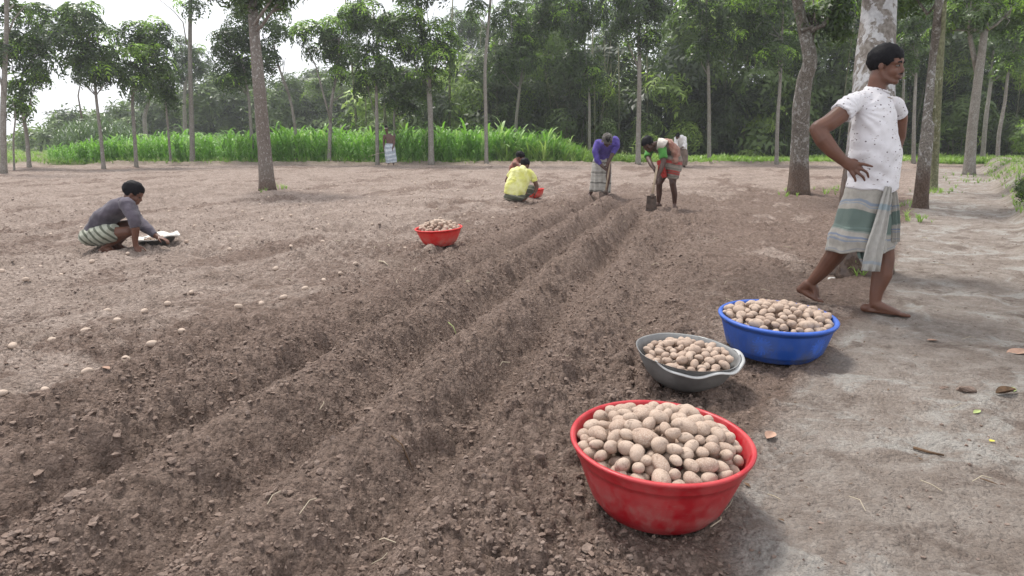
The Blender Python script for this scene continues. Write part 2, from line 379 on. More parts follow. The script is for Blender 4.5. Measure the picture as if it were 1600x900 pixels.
def tee(n):
    b = n.mix(n.ramp(n.noise(6, 4), .3, .7), (.54, .52, .535), (.66, .64, .66)); b = n.mix(n.ramp(n.noise(3, 5, .7), .55, .75, 0, .3), b, (.42, .37, .33))
    s1 = n.math('MULTIPLY', n.ramp(n.voro(34, vec=n.mapv((1, 1, 1.3))), .16, .24, 1, 0), n.ramp(n.noise(17, 2), .46, .53))
    s2 = n.math('MULTIPLY', n.ramp(n.voro(30, vec=n.mapv((1, 1, 3.0), (.1, .2, .4))), .2, .3, 1, 0), n.ramp(n.noise(12, 2, vec=n.mapv((1.1, 1, 1))), .52, .58))
    return n.mix(s2, n.mix(s1, b, (.10, .075, .08)), (.38, .33, .33))
M['tee'] = cloth('white_speckled_cotton', tee)
def stripes(bands, base, weave=(.5, .5, .5)):     # bands along the attribute "tone": (from, to, colour)
    def f(n):
        t = n.math('ADD', n.attr('tone'), n.ramp(n.noise(4, 3), .2, .8, -.035, .035)); c = base
        c = n.mix(n.ramp(n.noise(30, 3), .3, .7), base, tuple(x * .85 for x in base))
        for (a, b, k) in bands:
            c = n.mix(n.math('MULTIPLY', n.ramp(t, a, a + .012), n.ramp(t, b, b + .012, 1, 0)), c, k)
        return c
    return f
def rep_stripes(c1, c2, freq, thr=.6, c3=None):
    def f(n):
        t = n.attr('tone'); w = n.math('FRACT', n.math('MULTIPLY', t, float(freq)))
        c = n.mix(n.math('MULTIPLY', n.ramp(w, thr, thr + .08), n.ramp(w, .92, 1.0, 1, 0)), c1, c2)
        if c3:
            w2 = n.math('FRACT', n.math('MULTIPLY', t, float(freq) * 2.7)); c = n.mix(n.ramp(w2, .8, .88), c, c3)
        return n.mix(n.ramp(n.noise(12, 3), .3, .7, 0, .3), c, (.05, .045, .04))
    return f
M['lungi1'] = cloth('green_banded_cotton', stripes([(.27, .30, (.19, .22, .27)), (.315, .325, (.21, .25, .30)), (.39, .67, (.120, .158, .140)), (.67, .685, (.21, .24, .22)),
    (.75, .775, (.17, .20, .27)), (.80, .815, (.20, .23, .29)), (.93, .95, (.24, .24, .25))], (.34, .32, .285)))
M['fold1'] = cloth('pale_cotton', stripes([(.2, .26, (.25, .3, .32)), (.86, .9, (.3, .33, .36))], (.40, .385, .355)))
M['greyshirt'] = cloth('charcoal_cotton', lambda n: n.mix(n.ramp(n.noise(9, 4), .3, .7), (.068, .06, .075), (.115, .10, .122)))
M['lungi2'] = cloth('striped_olive_cotton', rep_stripes((.36, .37, .30), (.10, .11, .08), 7, .55))
M['yellow'] = cloth('yellow_cotton', lambda n: n.mix(n.ramp(n.noise(8, 4), .35, .65), (.60, .60, .16), (.72, .71, .34)))
M['lungi3'] = cloth('dark_olive_cotton', rep_stripes((.10, .105, .075), (.25, .25, .2), 5, .7))
M['redbrown'] = cloth('red_brown_cotton', lambda n: n.mix(n.ramp(n.noise(11, 3), .4, .6), (.20, .065, .05), (.3, .17, .13)))
M['purple'] = cloth('purple_cotton', lambda n: n.mix(n.ramp(n.noise(7, 4), .3, .7), (.060, .042, .20), (.105, .078, .31)))
M['lungi5'] = cloth('pale_checked_cotton', rep_stripes((.42, .40, .36), (.15, .14, .125), 4, .72, (.36, .35, .31)))
M['headcloth'] = cloth('grey_scarf', lambda n: n.mix(n.ramp(n.noise(14, 3), .35, .65), (.065, .058, .05), (.12, .11, .10)))
M['green'] = cloth('green_cotton', lambda n: n.mix(n.ramp(n.noise(9, 3), .3, .7), (.055, .19, .04), (.08, .25, .055)))
M['offwhite'] = cloth('off_white_cotton', lambda n: n.mix(n.ramp(n.noise(9, 3), .3, .7), (.42, .38, .33), (.55, .51, .46)))
M['darkfront'] = cloth('dark_brown_cotton', lambda n: n.mix(n.ramp(n.noise(9, 3), .3, .7), (.05, .038, .032), (.09, .065, .05)))
M['scarf'] = cloth('rust_scarf', lambda n: n.mix(n.ramp(n.noise(10, 3), .35, .65), (.20, .085, .062), (.31, .18, .14)))
M['lungi6'] = cloth('red_plaid_cotton', rep_stripes((.24, .20, .17), (.34, .045, .04), 2.6, .55, (.12, .13, .10)))
M['redcloth'] = cloth('red_cotton', lambda n: n.mix(n.ramp(n.noise(9, 3), .3, .7), (.33, .035, .03), (.46, .055, .045)))
M['white7'] = cloth('white_shirt_cotton', lambda n: n.mix(n.ramp(n.noise(9, 3), .3, .7), (.6, .59, .57), (.72, .71, .7)))
M['brown7'] = cloth('brown_cotton', lambda n: n.mix(n.ramp(n.noise(7, 3), .3, .7), (.13, .095, .075), (.2, .15, .12)))
M['blue8'] = cloth('pale_blue_cotton', rep_stripes((.40, .46, .52), (.62, .66, .70), 5, .5))

# ================================================================== GROUND
def build_ground():
    na, nr = 820, 640
    az = np.linspace(R(-62), R(62), na)
    # finer columns where the field of work is
    az = np.concatenate([np.linspace(R(-75), R(-39), 40)[:-1], np.linspace(R(-39), R(39), 760), np.linspace(R(39), R(75), 40)[1:]])
    r = np.concatenate([np.linspace(.25, 1.4, 14)[:-1], np.exp(np.linspace(math.log(1.4), math.log(38), 560)), np.exp(np.linspace(math.log(40), math.log(1200), 24))])
    A, Rr = np.meshgrid(az, r); x = Rr * np.sin(A); y = Rr * np.cos(A); x = x.ravel(); y = y.ravel()
    z, till, path, bank, beyond, ridge, u, v = land(x, y)
    xr = np.hypot(x, y); z = z * (1 - .0 * xr)
    n = fbm(x * .9, y * .9, 4, 201)
    dry = .72 * (1 - sst(-5.2, -1.9, u + 1.1 * n + .5 * fbm(x * 4, y * 4, 3, 209))) + .12
    dry = np.maximum(dry, .75 * sst(12.0, 20, v + 3 * n))
    dry = dry - .5 * sst(.02, .35, fbm(u * 1.6, v * .35, 3, 203)) * (y < 30)
    near = sst(2.0, 5.5, y + 1.2 * n + (u + 4) * -.4); dry = dry * (.35 + .65 * near)
    dry = dry + .35 * sst(.25, .5, n) * (1 - till) + .45 * sst(.22, .36, fbm(u * 2.3 + 4, v * 1.2, 4, 211)) * (1 - till) * (y < 26)
    dry = np.clip(dry, 0, 1)
    green = np.clip(beyond + .25 * np.exp(-((y - 32.6) / .35) ** 2), 0, 1)
    green = np.maximum(green, .35 * bank)
    me = mesh_np('ground', np.stack([x, y, z], 1), gridfaces(len(r), len(az)), True, {'dry': dry, 'pale': path * .9 + .4 * bank, 'green': green})
    # face order makes normals point up?
    me.polygons[0].normal
    if me.polygons[0].normal.z < 0: me.flip_normals()
    o = link('ground', me, M['soil']); tagit(o, kind='structure'); return o
build_ground()

ICO = {}
def ico(sub):
    if sub not in ICO:
        bm = bmesh.new(); bmesh.ops.create_icosphere(bm, subdivisions=sub, radius=1)
        V = np.array([v.co[:] for v in bm.verts]); T = np.array([[v.index for v in f.verts] for f in bm.faces]); bm.free(); ICO[sub] = (V, T)
    return ICO[sub]
def scatter_solids(pos, rad, sub, tones, squash=.65, rough=.35):
    V0, T0 = ico(sub); k = len(pos); n = len(V0)
    variants = []
    for s in range(14):
        d = V0.copy(); q = np.random.default_rng(s + 50)
        for _ in range(7):
            a = q.normal(size=3); a /= np.linalg.norm(a); dd = V0 @ a; d = d - np.outer(np.maximum(dd - q.uniform(.45, .8), 0) * 1.0, a)
        d += q.normal(size=d.shape) * .05 * rough / .35
        variants.append(d)
    variants = np.array(variants)
    vi = rng.integers(0, len(variants), k); an = rng.uniform(0, 6.28, k); c, s = np.cos(an), np.sin(an)
    D = variants[vi] * (np.stack([rng.uniform(.8, 1.35, k), rng.uniform(.7, 1.1, k), rng.uniform(.5, .9, k) * squash / .65], 1) * rad[:, None])[:, None, :]
    X = D[..., 0] * c[:, None] - D[..., 1] * s[:, None]; Y = D[..., 0] * s[:, None] + D[..., 1] * c[:, None]
    V = np.stack([X, Y, D[..., 2]], -1) + pos[:, None, :]
    T = (T0[None] + (np.arange(k) * n)[:, None, None]).reshape(-1, 3)
    return V.reshape(-1, 3), T, np.repeat(tones, n)
def build_clods():
    # loose clods lying on the dug earth
    K = 64000
    y = 1.5 + rng.random(K) ** 1.9 * 12; x = rng.uniform(-1, 1, K) * (y * .82 + .3)
    z, till, path, bank, beyond, ridge, u, v = land(x, y)
    keep = rng.random(K) < np.clip(.10 + .75 * till + .12 * (u < -2.6) - .25 * path, .04, 1) * (.35 + 1.1 * sst(-.2, .3, fbm(x * 1.3, y * 1.3, 3, 301)))
    x, y, z, till, path, u = [a[keep] for a in (x, y, z, till, path, u)]
    n = len(x); r = .0034 + .0115 * rng.random(n) ** 3.2 + .0008 * y; big = rng.random(n) < .007; r[big] *= 1.8
    r = r * np.where(path > .5, .6, 1)
    t = np.clip(.15 + .5 * (u < -3.0) * (y > 4) + .12 * path + rng.normal(size=n) * .15, 0, 1)
    V, T, A = scatter_solids(np.stack([x, y, z + r * .25], 1), r, 1, t)
    me = mesh_np('soil_clod', V, T, False, {'tone': A}); o = link('soil_clods', me, M['clod']); tagit(o, 'loose crumbs and clods of brown earth on the dug field', 'soil clods', kind='stuff')
build_clods()

# ================================================================== POTATOES
def potato_mesh(s):
    q = np.random.default_rng(s); V0, T0 = ico(3); V = V0 * np.array([1.06, q.uniform(.66, .84), q.uniform(.62, .76)])
    bend = q.uniform(-.12, .12); V[:, 2] += bend * V[:, 0] ** 2; V[:, 1] += q.uniform(-.1, .1) * V[:, 0] ** 2
    V *= (1 + q.uniform(-.08, .1) * V0[:, :1])
    for _ in range(9):
        a = q.normal(size=3); a /= np.linalg.norm(a); dd = V0 @ a; V += np.outer(q.uniform(-.07, .06) * np.exp(-((1 - dd) / .12) ** 2), a)
    me = mesh_np('potato', V * .5, T0, True); me.materials.append(M['potato']); return me
POT = [potato_mesh(s) for s in range(9)]
PALE = []
for m_ in POT[:4]:
    m2_ = m_.copy(); m2_.materials[0] = M['potato_pale']; PALE.append(m2_)
_npot = [0]
def potato(p, L, rot, label, group, cat='potato', pale=False):
    o = bpy.data.objects.new('potato', PALE[_npot[0] % 4] if pale else POT[_npot[0] % 9]); _npot[0] += 1
    COL.objects.link(o); o.location = p; o.scale = (L, L, L); o.rotation_euler = rot; return tagit(o, label, cat, group)
STUFF = []                                    # potatoes too far off to pick out one by one: (pos, length, rot)
def heap_points(c, Rd, z0, dome, size, q, n=4000, tight=.80):
    """settled layer of potatoes on a domed heap inside radius Rd"""
    pts = []
    for _ in range(n):
        a = q.uniform(0, 6.283); r = Rd * math.sqrt(q.uniform(0, 1)); x, y = r * math.cos(a), r * math.sin(a)
        L = size * q.choice((.74, .86, .95, 1.02, 1.12, 1.3))
        z = z0 + dome * (1 - (r / Rd) ** 2) ** .9 + q.uniform(-.008, .010)
        for (X, Y, Z, l) in pts:
            if (X - x) ** 2 + (Y - y) ** 2 + (Z - z) ** 2 < (tight * (l + L) / 2) ** 2: break
        else: pts.append((x, y, z, L))
    return pts
def heap(c, Rd, z0, dome, size, seed, label, group, tiltM=None, individual=True, layers=2, tight=.80, wall=None):
    q = random.Random(seed); out = 0
    for lay in range(layers):
        pts = heap_points(c, Rd - .012 * lay, z0 - lay * size * .62, dome, size, q, 3500, tight)
        for (x, y, z, L) in pts:
            r2 = (x * x + y * y) ** .5
            if wall and r2 > wall(z) - L * .52 - .008: k_ = max(.1, wall(z) - L * .52 - .008) / max(r2, .01); x *= k_; y *= k_; r2 *= k_
            p = Vector((x, y, z))
            if tiltM is not None: p = tiltM @ p
            p = p + Vector(c)
            sl = dome * 1.6 * r2 / (Rd * Rd)
            rot = (q.uniform(-.45, .45) + y / Rd * sl * -1, q.uniform(-.5, .5) + x / Rd * sl, q.uniform(0, 6.28))
            if lay == 0 and individual:
                sz_ = 'large' if L > size * 1.08 else ('small' if L < size * .90 else 'middling'); ra_ = r2 / Rd
                zn_ = 'on the crown of' if ra_ < .38 else ('on the camera side of' if y < -abs(x) else ('on the far side of' if y > abs(x) else ('on the right side of' if x > 0 else 'on the left side of')))
                ed_ = ' near its rim' if ra_ > .78 else ''
                potato(p, L, rot, sz_ + ' ' + zn_.join([label.split('|')[0], label.split('|')[1]]) + ed_, group); out += 1
            else: STUFF.append((p, L, rot))
    return out

# ================================================================== TUBS
def lathe(prof, n=96, fr=None, fz=None, tone=None):
    t = np.linspace(0, 2 * math.pi, n, endpoint=False); V = []; A = []
    for (r, z) in prof:
        rr = r * (fr(t, r, z) if fr else 1) * np.ones(n); zz = z + (fz(t, r, z) if fz else 0) * np.ones(n)
        V.append(np.stack([rr * np.cos(t), rr * np.sin(t), zz], 1)); A.append(tone(t, r, z) if tone else np.zeros(n))
    V = np.concatenate(V); Q = gridfaces(len(prof), n, True)
    mb = MB(); mb.add(V, Q, None, np.concatenate(A))
    for k, fl in ((0, 0), (len(prof) - 1, 1)):
        if prof[k][0] < .3 and abs(prof[k][0]) > 0: pass
    return mb
def tub_profile(Rr, H, Rb, t=.005, lip=.012, band=.03):
    """closed wall section: outside up, over the rolled rim, inside down, floor"""
    def rad(z): return Rb + (Rr - lip * .6 - Rb) * (z / H) ** .8
    pr = [(.0005, .004), (Rb * .6, .003), (Rb - .014, 0), (Rb - .004, .004), (Rb, .014)]
    for k in range(1, 9):
        z = .014 + (H - band - .014) * k / 8; pr.append((rad(z), z))
    pr += [(rad(H - band) + .005, H - band + .002), (rad(H - band) + .007, H - band + .008), (Rr - lip * .4, H - .012), (Rr, H - .007), (Rr + .001, H - .002), (Rr - .003, H + .002), (Rr - lip, H + .002), (Rr - lip - .004, H - .004)]
    for k in range(6, -1, -1):
        z = .02 + (H - band - .01) * k / 6; pr.append((rad(z) - t - .001, z))
    pr.append((.0005, .012)); return pr
def tub(name, loc, Rr, H, Rb, mat, label, tilt=(0, 0, 0), oval=0, tone=None, band=.03):
    mb = lathe(tub_profile(Rr, H, Rb, band=band), 112, fr=lambda t, r, z: 1 + oval * np.cos(2 * t) + .004 * np.cos(3 * t + z * 8), tone=tone)
    o = mb.obj(name, mat); o.location = loc; o.rotation_euler = tilt; tagit(o, label, 'tub'); return o
def spot(px, py, z=0):
    p = G(px, py, z); return p
# big red tub: rim centre seen at (1032, 690)
ph = .225
rc = G(1030, 682, ph); rt = (R(2.5), R(0), R(20))
gr = gbase(rc.x, rc.y); rc.z = 0.0
tub('red_tub', (rc.x, rc.y, .0), .288, ph, .195, M['red'], 'large red plastic tub heaped with potatoes, nearest the camera', rt, .0, band=.045)
TM = Matrix.Rotation(rt[0], 3, 'X')
n1 = heap((rc.x, rc.y, 0), .256, .190, .090, .063, 3, 'brown potato | the big red tub heap', 'potatoes heaped in the large red tub', TM, True, 3, .69, wall=lambda z: .195 + .088 * min(1, max(0, z) / .225) ** .8)
bc = G(1213, 492, .205); bs = PX(bc.y) * 185 / 2 / .205
def sunb(t, r, z):
    out = np.zeros_like(t)
    if r > .12:
        for a0 in (-1.25, -2.35, -.2, 1.2, 2.4):
            d = ((t - a0 + math.pi) % (2 * math.pi)) - math.pi; dx = d * r; dz = z - .105
            rr = np.hypot(dx, dz); an = np.arctan2(dz, dx)
            out = np.maximum(out, np.where(rr < .045 + .010 * np.cos(16 * an), .55, 0))
    return out
def blue_prof():
    p = tub_profile(.205, .205 / bs, .158, band=.02); q = []
    for i in range(len(p) - 1):
        a, b = p[i], p[i + 1]; q.append(a)
        if 4 <= i < 12:
            for k in (.25, .5, .75): q.append((a[0] + (b[0] - a[0]) * k, a[1] + (b[1] - a[1]) * k))
    q.append(p[-1]); return q
mb = lathe([(r * bs, z * bs) for r, z in blue_prof()], 200, tone=lambda t, r, z: sunb(t, r, z))
bl = mb.obj('blue_tub', M['blue']); bl.location = (bc.x, bc.y, .0); bl.rotation_euler = (R(3), 0, R(10))
tagit(bl, "blue plastic tub of potatoes by the standing man's feet", 'tub')
n2 = heap((bc.x, bc.y, 0), .183 * bs, .186, .060, .058, 5, 'brown potato | the blue tub heap', 'potatoes heaped in the blue tub', Matrix.Rotation(R(3), 3, 'X'), True, 3, .80, wall=lambda z: bs * (.158 + .042 * min(1, max(0, z) / .205) ** .8))
# zinc pan with a bent lip
pc = G(1070, 560, .128)
ps = PX(pc.y) * 168 / 2
pan_t = thing('metal_pan', (pc.x, pc.y, 0.0), 'dull grey metal pan with bent rim, between the red and blue tubs', 'pan')
prof = [(.0005, .012), (.30, .01), (.5, .045), (.66, .135), (.78, .25), (.87, .39), (.93, .51), (.965, .60), (.985, .61), (.955, .60), (.915, .51), (.855, .39), (.765, .26), (.645, .14), (.48, .06), (.28, .03), (.0005, .03)]
def panz(t, r, z): return (.05 * np.cos(t - 2.3) + .03 * np.cos(2 * t + 1) + .012 * np.cos(5 * t)) * np.clip(z / .6, 0, 1) ** 2 * ps * 1.6
def panr(t, r, z): return 1 + .03 * np.cos(2 * t + .5) * np.clip(r / ps, 0, 1) + .01 * np.cos(7 * t)
pm = lathe([(r * ps, z * ps) for r, z in prof], 120, panr, panz)
o = pm.obj('bowl', M['zinc'], pan_t); o.matrix_parent_inverse = Matrix(); o.rotation_euler = (R(5), R(3), 0); o.scale.z = 1.16
t = np.linspace(-2.5, 1.1, 90); lipV = []
for r_, z_ in ((.955, .612), (.99, .620), (1.015, .61), (1.03, .59), (1.018, .585), (.99, .602), (.955, .602), (.955, .612)):
    w = np.clip(np.minimum(t + 2.5, 1.1 - t) * 2.0, 0, 1); rr = (.955 + (r_ - .955) * (w * (1 + .45 * np.exp(-((t - .1) / .7) ** 2)))) * ps
    rr = rr * panr(t, rr, z_); zz = z_ * ps + panz(t, rr, .6) + .004 * np.sin(9 * t)
    lipV.append(np.stack([rr * np.cos(t), rr * np.sin(t), zz + .001], 1))
lm = MB(); lm.add(np.concatenate(lipV), gridfaces(8, 90)); o = lm.obj('bent_lip', M['zinclip'], pan_t); o.matrix_parent_inverse = Matrix(); o.rotation_euler = (R(5), R(3), 0); o.scale.z = 1.16
n3 = heap((pc.x + .006, pc.y - .0, 0), .86 * ps, .57 * ps, .036, .055, 9, 'brown potato | the grey pan heap', 'potatoes in the grey metal pan', Matrix.Rotation(R(5), 3, 'X'), True, 3, .80, wall=lambda z: ps * np.interp(z / ps / 1.16, [.045, .14, .26, .39, .51, .6], [.46, .63, .75, .84, .90, .94]))
# middle red tub
mc = G(687, 363, .15); ms_ = PX(mc.y) * 76 / 2
tub('red_tub', (mc.x, mc.y, gbase(mc.x, mc.y)), ms_, .19, ms_ * .62, M['redb'], 'bright red basin heaped with potatoes, alone out on the field', (R(2), R(-3), 0), band=.02)
heap((mc.x, mc.y, gbase(mc.x, mc.y)), ms_ * .86, .175, .085, .062, 11, '', '', None, False, 2, .78, wall=lambda z: ms_ * (.62 + .34 * min(1, max(0, z) / .19) ** .8) - .005)
yc = G(834, 299, .13)
yc.y -= .35; yc.x += .03
tub('red_tub', (yc.x, yc.y, gbase(yc.x, yc.y) + .01), .185, .16, .115, M['redb'], 'bright red basin beside the squatting worker in a yellow shirt', (0, R(-6), 0), band=.02)
heap((yc.x, yc.y, 0), .14, .09, .02, .055, 13, '', '', None, False, 1, .8, wall=lambda z: .15)
# pan of the squatting worker on the left
sc_ = G(247, 376, .07); 
sp = thing('metal_pan', (sc_.x, sc_.y, gbase(sc_.x, sc_.y)), 'dark shallow pan lined with a white sack beside the squatting worker', 'pan')
r0 = PX(sc_.y) * 30
pm = lathe([(.001, .0), (r0 * .55, .0), (r0 * .8, .03), (r0, .08), (r0 * 1.03, .083), (r0 * .97, .078), (r0 * .78, .035), (r0 * .5, .01), (.001, .01)], 48)
o = pm.obj('bowl', M['darkpan'], sp); o.matrix_parent_inverse = Matrix(); o.rotation_euler = (R(4), R(-6), 0)
pm = lathe([(r0 * .3, .045), (r0 * .7, .05), (r0 * .95, .088), (r0 * 1.1, .098), (r0 * 1.1, .088), (r0 * .9, .075), (r0 * .3, .04)], 48, lambda t, r, z: 1 + .1 * np.cos(3 * t) + .05 * np.cos(7 * t + r * 30), lambda t, r, z: .012 * np.sin(5 * t + r * 20))
o = pm.obj('sack_lining', M['sack'], sp); o.matrix_parent_inverse = Matrix(); o.rotation_euler = (R(4), R(-6), 0)
heap((sc_.x, sc_.y, gbase(sc_.x, sc_.y)), r0 * .62, .06, .015, .05, 15, '', '', None, False, 1, .95)

# potatoes laid out in rows on the field
LAID = [(3, 618), (69, 603), (135, 576), (196, 554), (238, 535), (284, 517), (21, 547), (82, 532), (134, 516), (183, 501), (225, 485), (262, 473), (299, 459), (374, 490), (167, 486), (409, 477), (443, 465), (477, 452), (506, 439), (3, 428), (35, 420), (95, 425), (41, 443), (144, 412), (63, 413), (532, 427), (555, 414), (431, 419), (200, 401)]
LAIDL = [k + ' pale potato of the laid row nearest the furrows, counting from the left picture edge' for k in ('first', 'second', 'third', 'fourth', 'fifth', 'sixth')]
NIND = 300 - (n1 + n2 + n3)
print('potatoes individually', n1, n2, n3, NIND)
q = random.Random(4)
for i, (x, y) in enumerate(LAID):
    p = G(x, y, 0); p.z = gz(p.x, p.y) + .014; L = q.uniform(.047, .059) * (1.12 if i in (1, 4, 5, 9) else 1)
    rot = (q.uniform(-.2, .2), q.uniform(-.2, .2), q.uniform(0, 3.1))
    if i < max(0, NIND):
        if i < 6: potato(p, L, rot, LAIDL[i], 'potatoes laid in the row nearest the furrows', pale=True)
        else: potato(p, L, rot, 'pale potato in the row leading up beside the furrows toward the bright red basin' if i in (13, 15, 16, 17, 18, 25, 26, 27) else ('pale potato in the second laid row from the furrows, at the left' if i < 15 else 'pale potato in the third or further laid row, at the far left'), 'potatoes laid in the further planted rows', pale=True)
    else: STUFF.append((p, L, rot))
for row in range(0, 10):
    uu = -3.05 - .6 * row; v = 5.2 + q.random() * .5
    while v < 19:
        v += q.uniform(.25, .75) * (1 + .03 * v); x_, y_ = uu * CA + v * SA + q.gauss(0, .03), -uu * SA + v * CA
        if abs(x_) < y_ * .8 and y_ > 6.8 and q.random() < .6: STUFF.append((Vector((x_, y_, gz(x_, y_) + .012)), q.uniform(.05, .062), (q.uniform(-.2, .2), 0, q.uniform(0, 3))))
V0, T0 = ico(2); SV = []; ST = []
from mathutils import Euler
for i, (p, L, rot) in enumerate(STUFF):
    Mx = np.array(Euler(rot).to_matrix()); qq = V0 * np.array([.5, .39, .35]) * L
    SV.append(qq @ Mx.T + np.array(p)); ST.append(T0 + i * len(V0))
me = mesh_np('potato', np.concatenate(SV), np.concatenate(ST), True); me.materials.append(M['potato']); me.materials.append(M['potato_pale']); lay = np.array([(p.x < 0 and p.y < 25 and (p - Vector(mc)).length > .4 and (p - Vector(sc_)).length > .4) for p, L, rot in STUFF])
me.polygons.foreach_set('material_index', np.repeat(lay, len(T0)).astype(np.int32)); o = link('potatoes', me)
tagit(o, 'smaller potatoes heaped in the distant basins, deep in the tubs and strewn over the far rows', 'potatoes', kind='stuff')

# ================================================================== FOLIAGE
def whorl_template(s, fronds=8, pairs=4, L=1.0, lw=.145, ll=.33, droop=1.0, up=.5):
    q = np.random.default_rng(s); V = []; Q = []
    for k in range(fronds):
        a = k / fronds * 6.283 + q.uniform(-.3, .3); el = up + q.uniform(-.35, .35); p = np.zeros(3); seg = L / pairs * q.uniform(.8, 1.15)
        for j in range(pairs + 1):
            d = np.array([math.cos(a) * math.cos(el), math.sin(a) * math.cos(el), math.sin(el)]); p = p + d * seg * (1.0 if j else .6)
            el -= droop * .42 * q.uniform(.7, 1.3)
            side = np.array([-math.sin(a), math.cos(a), 0.])
            for sg in ((-1, 1) if j < pairs else (0,)):
                ld = d * .55 + side * sg * .8 + np.array([0, 0, -.25 * q.uniform(.4, 2)]); ld /= np.linalg.norm(ld)
                if sg == 0: ld = d
                wv = np.cross(ld, q.normal(size=3) * .35 + np.array([0, 0, 1.])); wv /= np.linalg.norm(wv) + 1e-6
                l = ll * q.uniform(.8, 1.2); w = lw * q.uniform(.8, 1.2); n = len(V)
                V += [p + wv * w * .55, p + ld * l * 1.05, p - wv * w * .55]; Q.append([n, n + 1, n + 2])
    return np.array(V), np.array(Q)
WH = [whorl_template(s, 7 + s % 3, 4) for s in range(5)]
WB = [whorl_template(s + 20, 6, 4, lw=.075, ll=.42, droop=1.3, up=.3) for s in range(4)]      # bamboo-like, long and hanging
WS = [whorl_template(s + 40, 6, 3, lw=.20, ll=.42, droop=.6, up=.5) for s in range(4)]
def place(tpls, pos, size, axis, tones, jitter=.12):
    """copies of leaf templates, tilted so that their axis points along `axis`"""
    ti = rng.integers(0, len(tpls), len(pos)); Vs = []; Qs = []; As = []; n = 0
    for k in range(len(tpls)):
        s = np.where(ti == k)[0]
        if not len(s): continue
        V0, Q0 = tpls[k]; m = len(s); ax = axis[s] / (np.linalg.norm(axis[s], axis=1, keepdims=True) + 1e-9)
        r = rng.normal(size=(m, 3)); x = r - ax * (r * ax).sum(1, keepdims=True); x /= np.linalg.norm(x, axis=1, keepdims=True); y = np.cross(ax, x)
        V = (V0[None, :, 0, None] * x[:, None] + V0[None, :, 1, None] * y[:, None] + V0[None, :, 2, None] * ax[:, None]) * size[s][:, None, None] + pos[s][:, None]
        Vs.append(V.reshape(-1, 3)); Qs.append((Q0[None] + (np.arange(m) * len(V0))[:, None, None]).reshape(-1, 3) + n)
        a = tones[s][:, None] + rng.normal(size=(m, len(V0) // 3)) * jitter; As.append(np.clip(np.repeat(a, 3, axis=1), 0, 1).ravel()); n += m * len(V0)
    return np.concatenate(Vs), np.concatenate(Qs), np.concatenate(As)
def blob_points(c, r, n, q, shell=.45):
    d = q.normal(size=(n, 3)); d /= np.linalg.norm(d, axis=1, keepdims=True); rr = (shell + (1 - shell) * q.random(n)) ** .6
    return c + d * rr[:, None] * np.array(r), d, rr
def bark_attr(me, z0):
    V = getV(me); at = me.attributes.get('tone') or me.attributes.new('tone', 'FLOAT', 'POINT'); at.data.foreach_set('value', (V[:, 2] - z0).astype(np.float32))
def trunk_mesh(pts, rads, n=12, seed=0, burl=None, sub=6, flare=1.35):
    P_ = [np.array(p, float) for p in pts]; pp = []; rr = []
    for i in range(len(P_) - 1):
        for k in range(sub):
            t = k / sub; a, b = P_[max(i - 1, 0)], P_[min(i + 2, len(P_) - 1)]; p0, p1 = P_[i], P_[i + 1]
            m0 = (p1 - a) * .5; m1 = (b - p0) * .5; t2, t3 = t * t, t * t * t
            pp.append((2 * t3 - 3 * t2 + 1) * p0 + (t3 - 2 * t2 + t) * m0 + (-2 * t3 + 3 * t2) * p1 + (t3 - t2) * m1); rr.append(rads[i] * (1 - t) + rads[i + 1] * t)
    pp.append(P_[-1]); rr.append(rads[-1]); z0 = P_[0][2]
    rr = [r * (1 + (flare - 1) * math.exp(-max(p[2] - z0, 0) / (r * 2.2))) for p, r in zip(pp, rr)]
    if burl: rr = [r * (1 + burl[1] * math.exp(-((p[2] - burl[0]) / .28) ** 2)) for p, r in zip(pp, rr)]
    mb = MB(); mb.tube(pp, rr, n); V = np.concatenate(mb.V)
    k = len(pp); c = np.repeat(np.array(pp), n, axis=0); d = V[:k * n] - c
    an = np.tile(np.arange(n), k) * 1.0
    f = 1 + .10 * fbm(an * .9 + seed, c[:, 2] * 2.2 + seed * 3, 3, seed) + .05 * np.cos(an / n * 2 * math.pi * 3 + c[:, 2] * .7 + seed)
    V[:k * n] = c + d * f[:, None]; V[k * n] -= (0, 0, .1)
    mb.V = [V]; return mb
TREES = 0
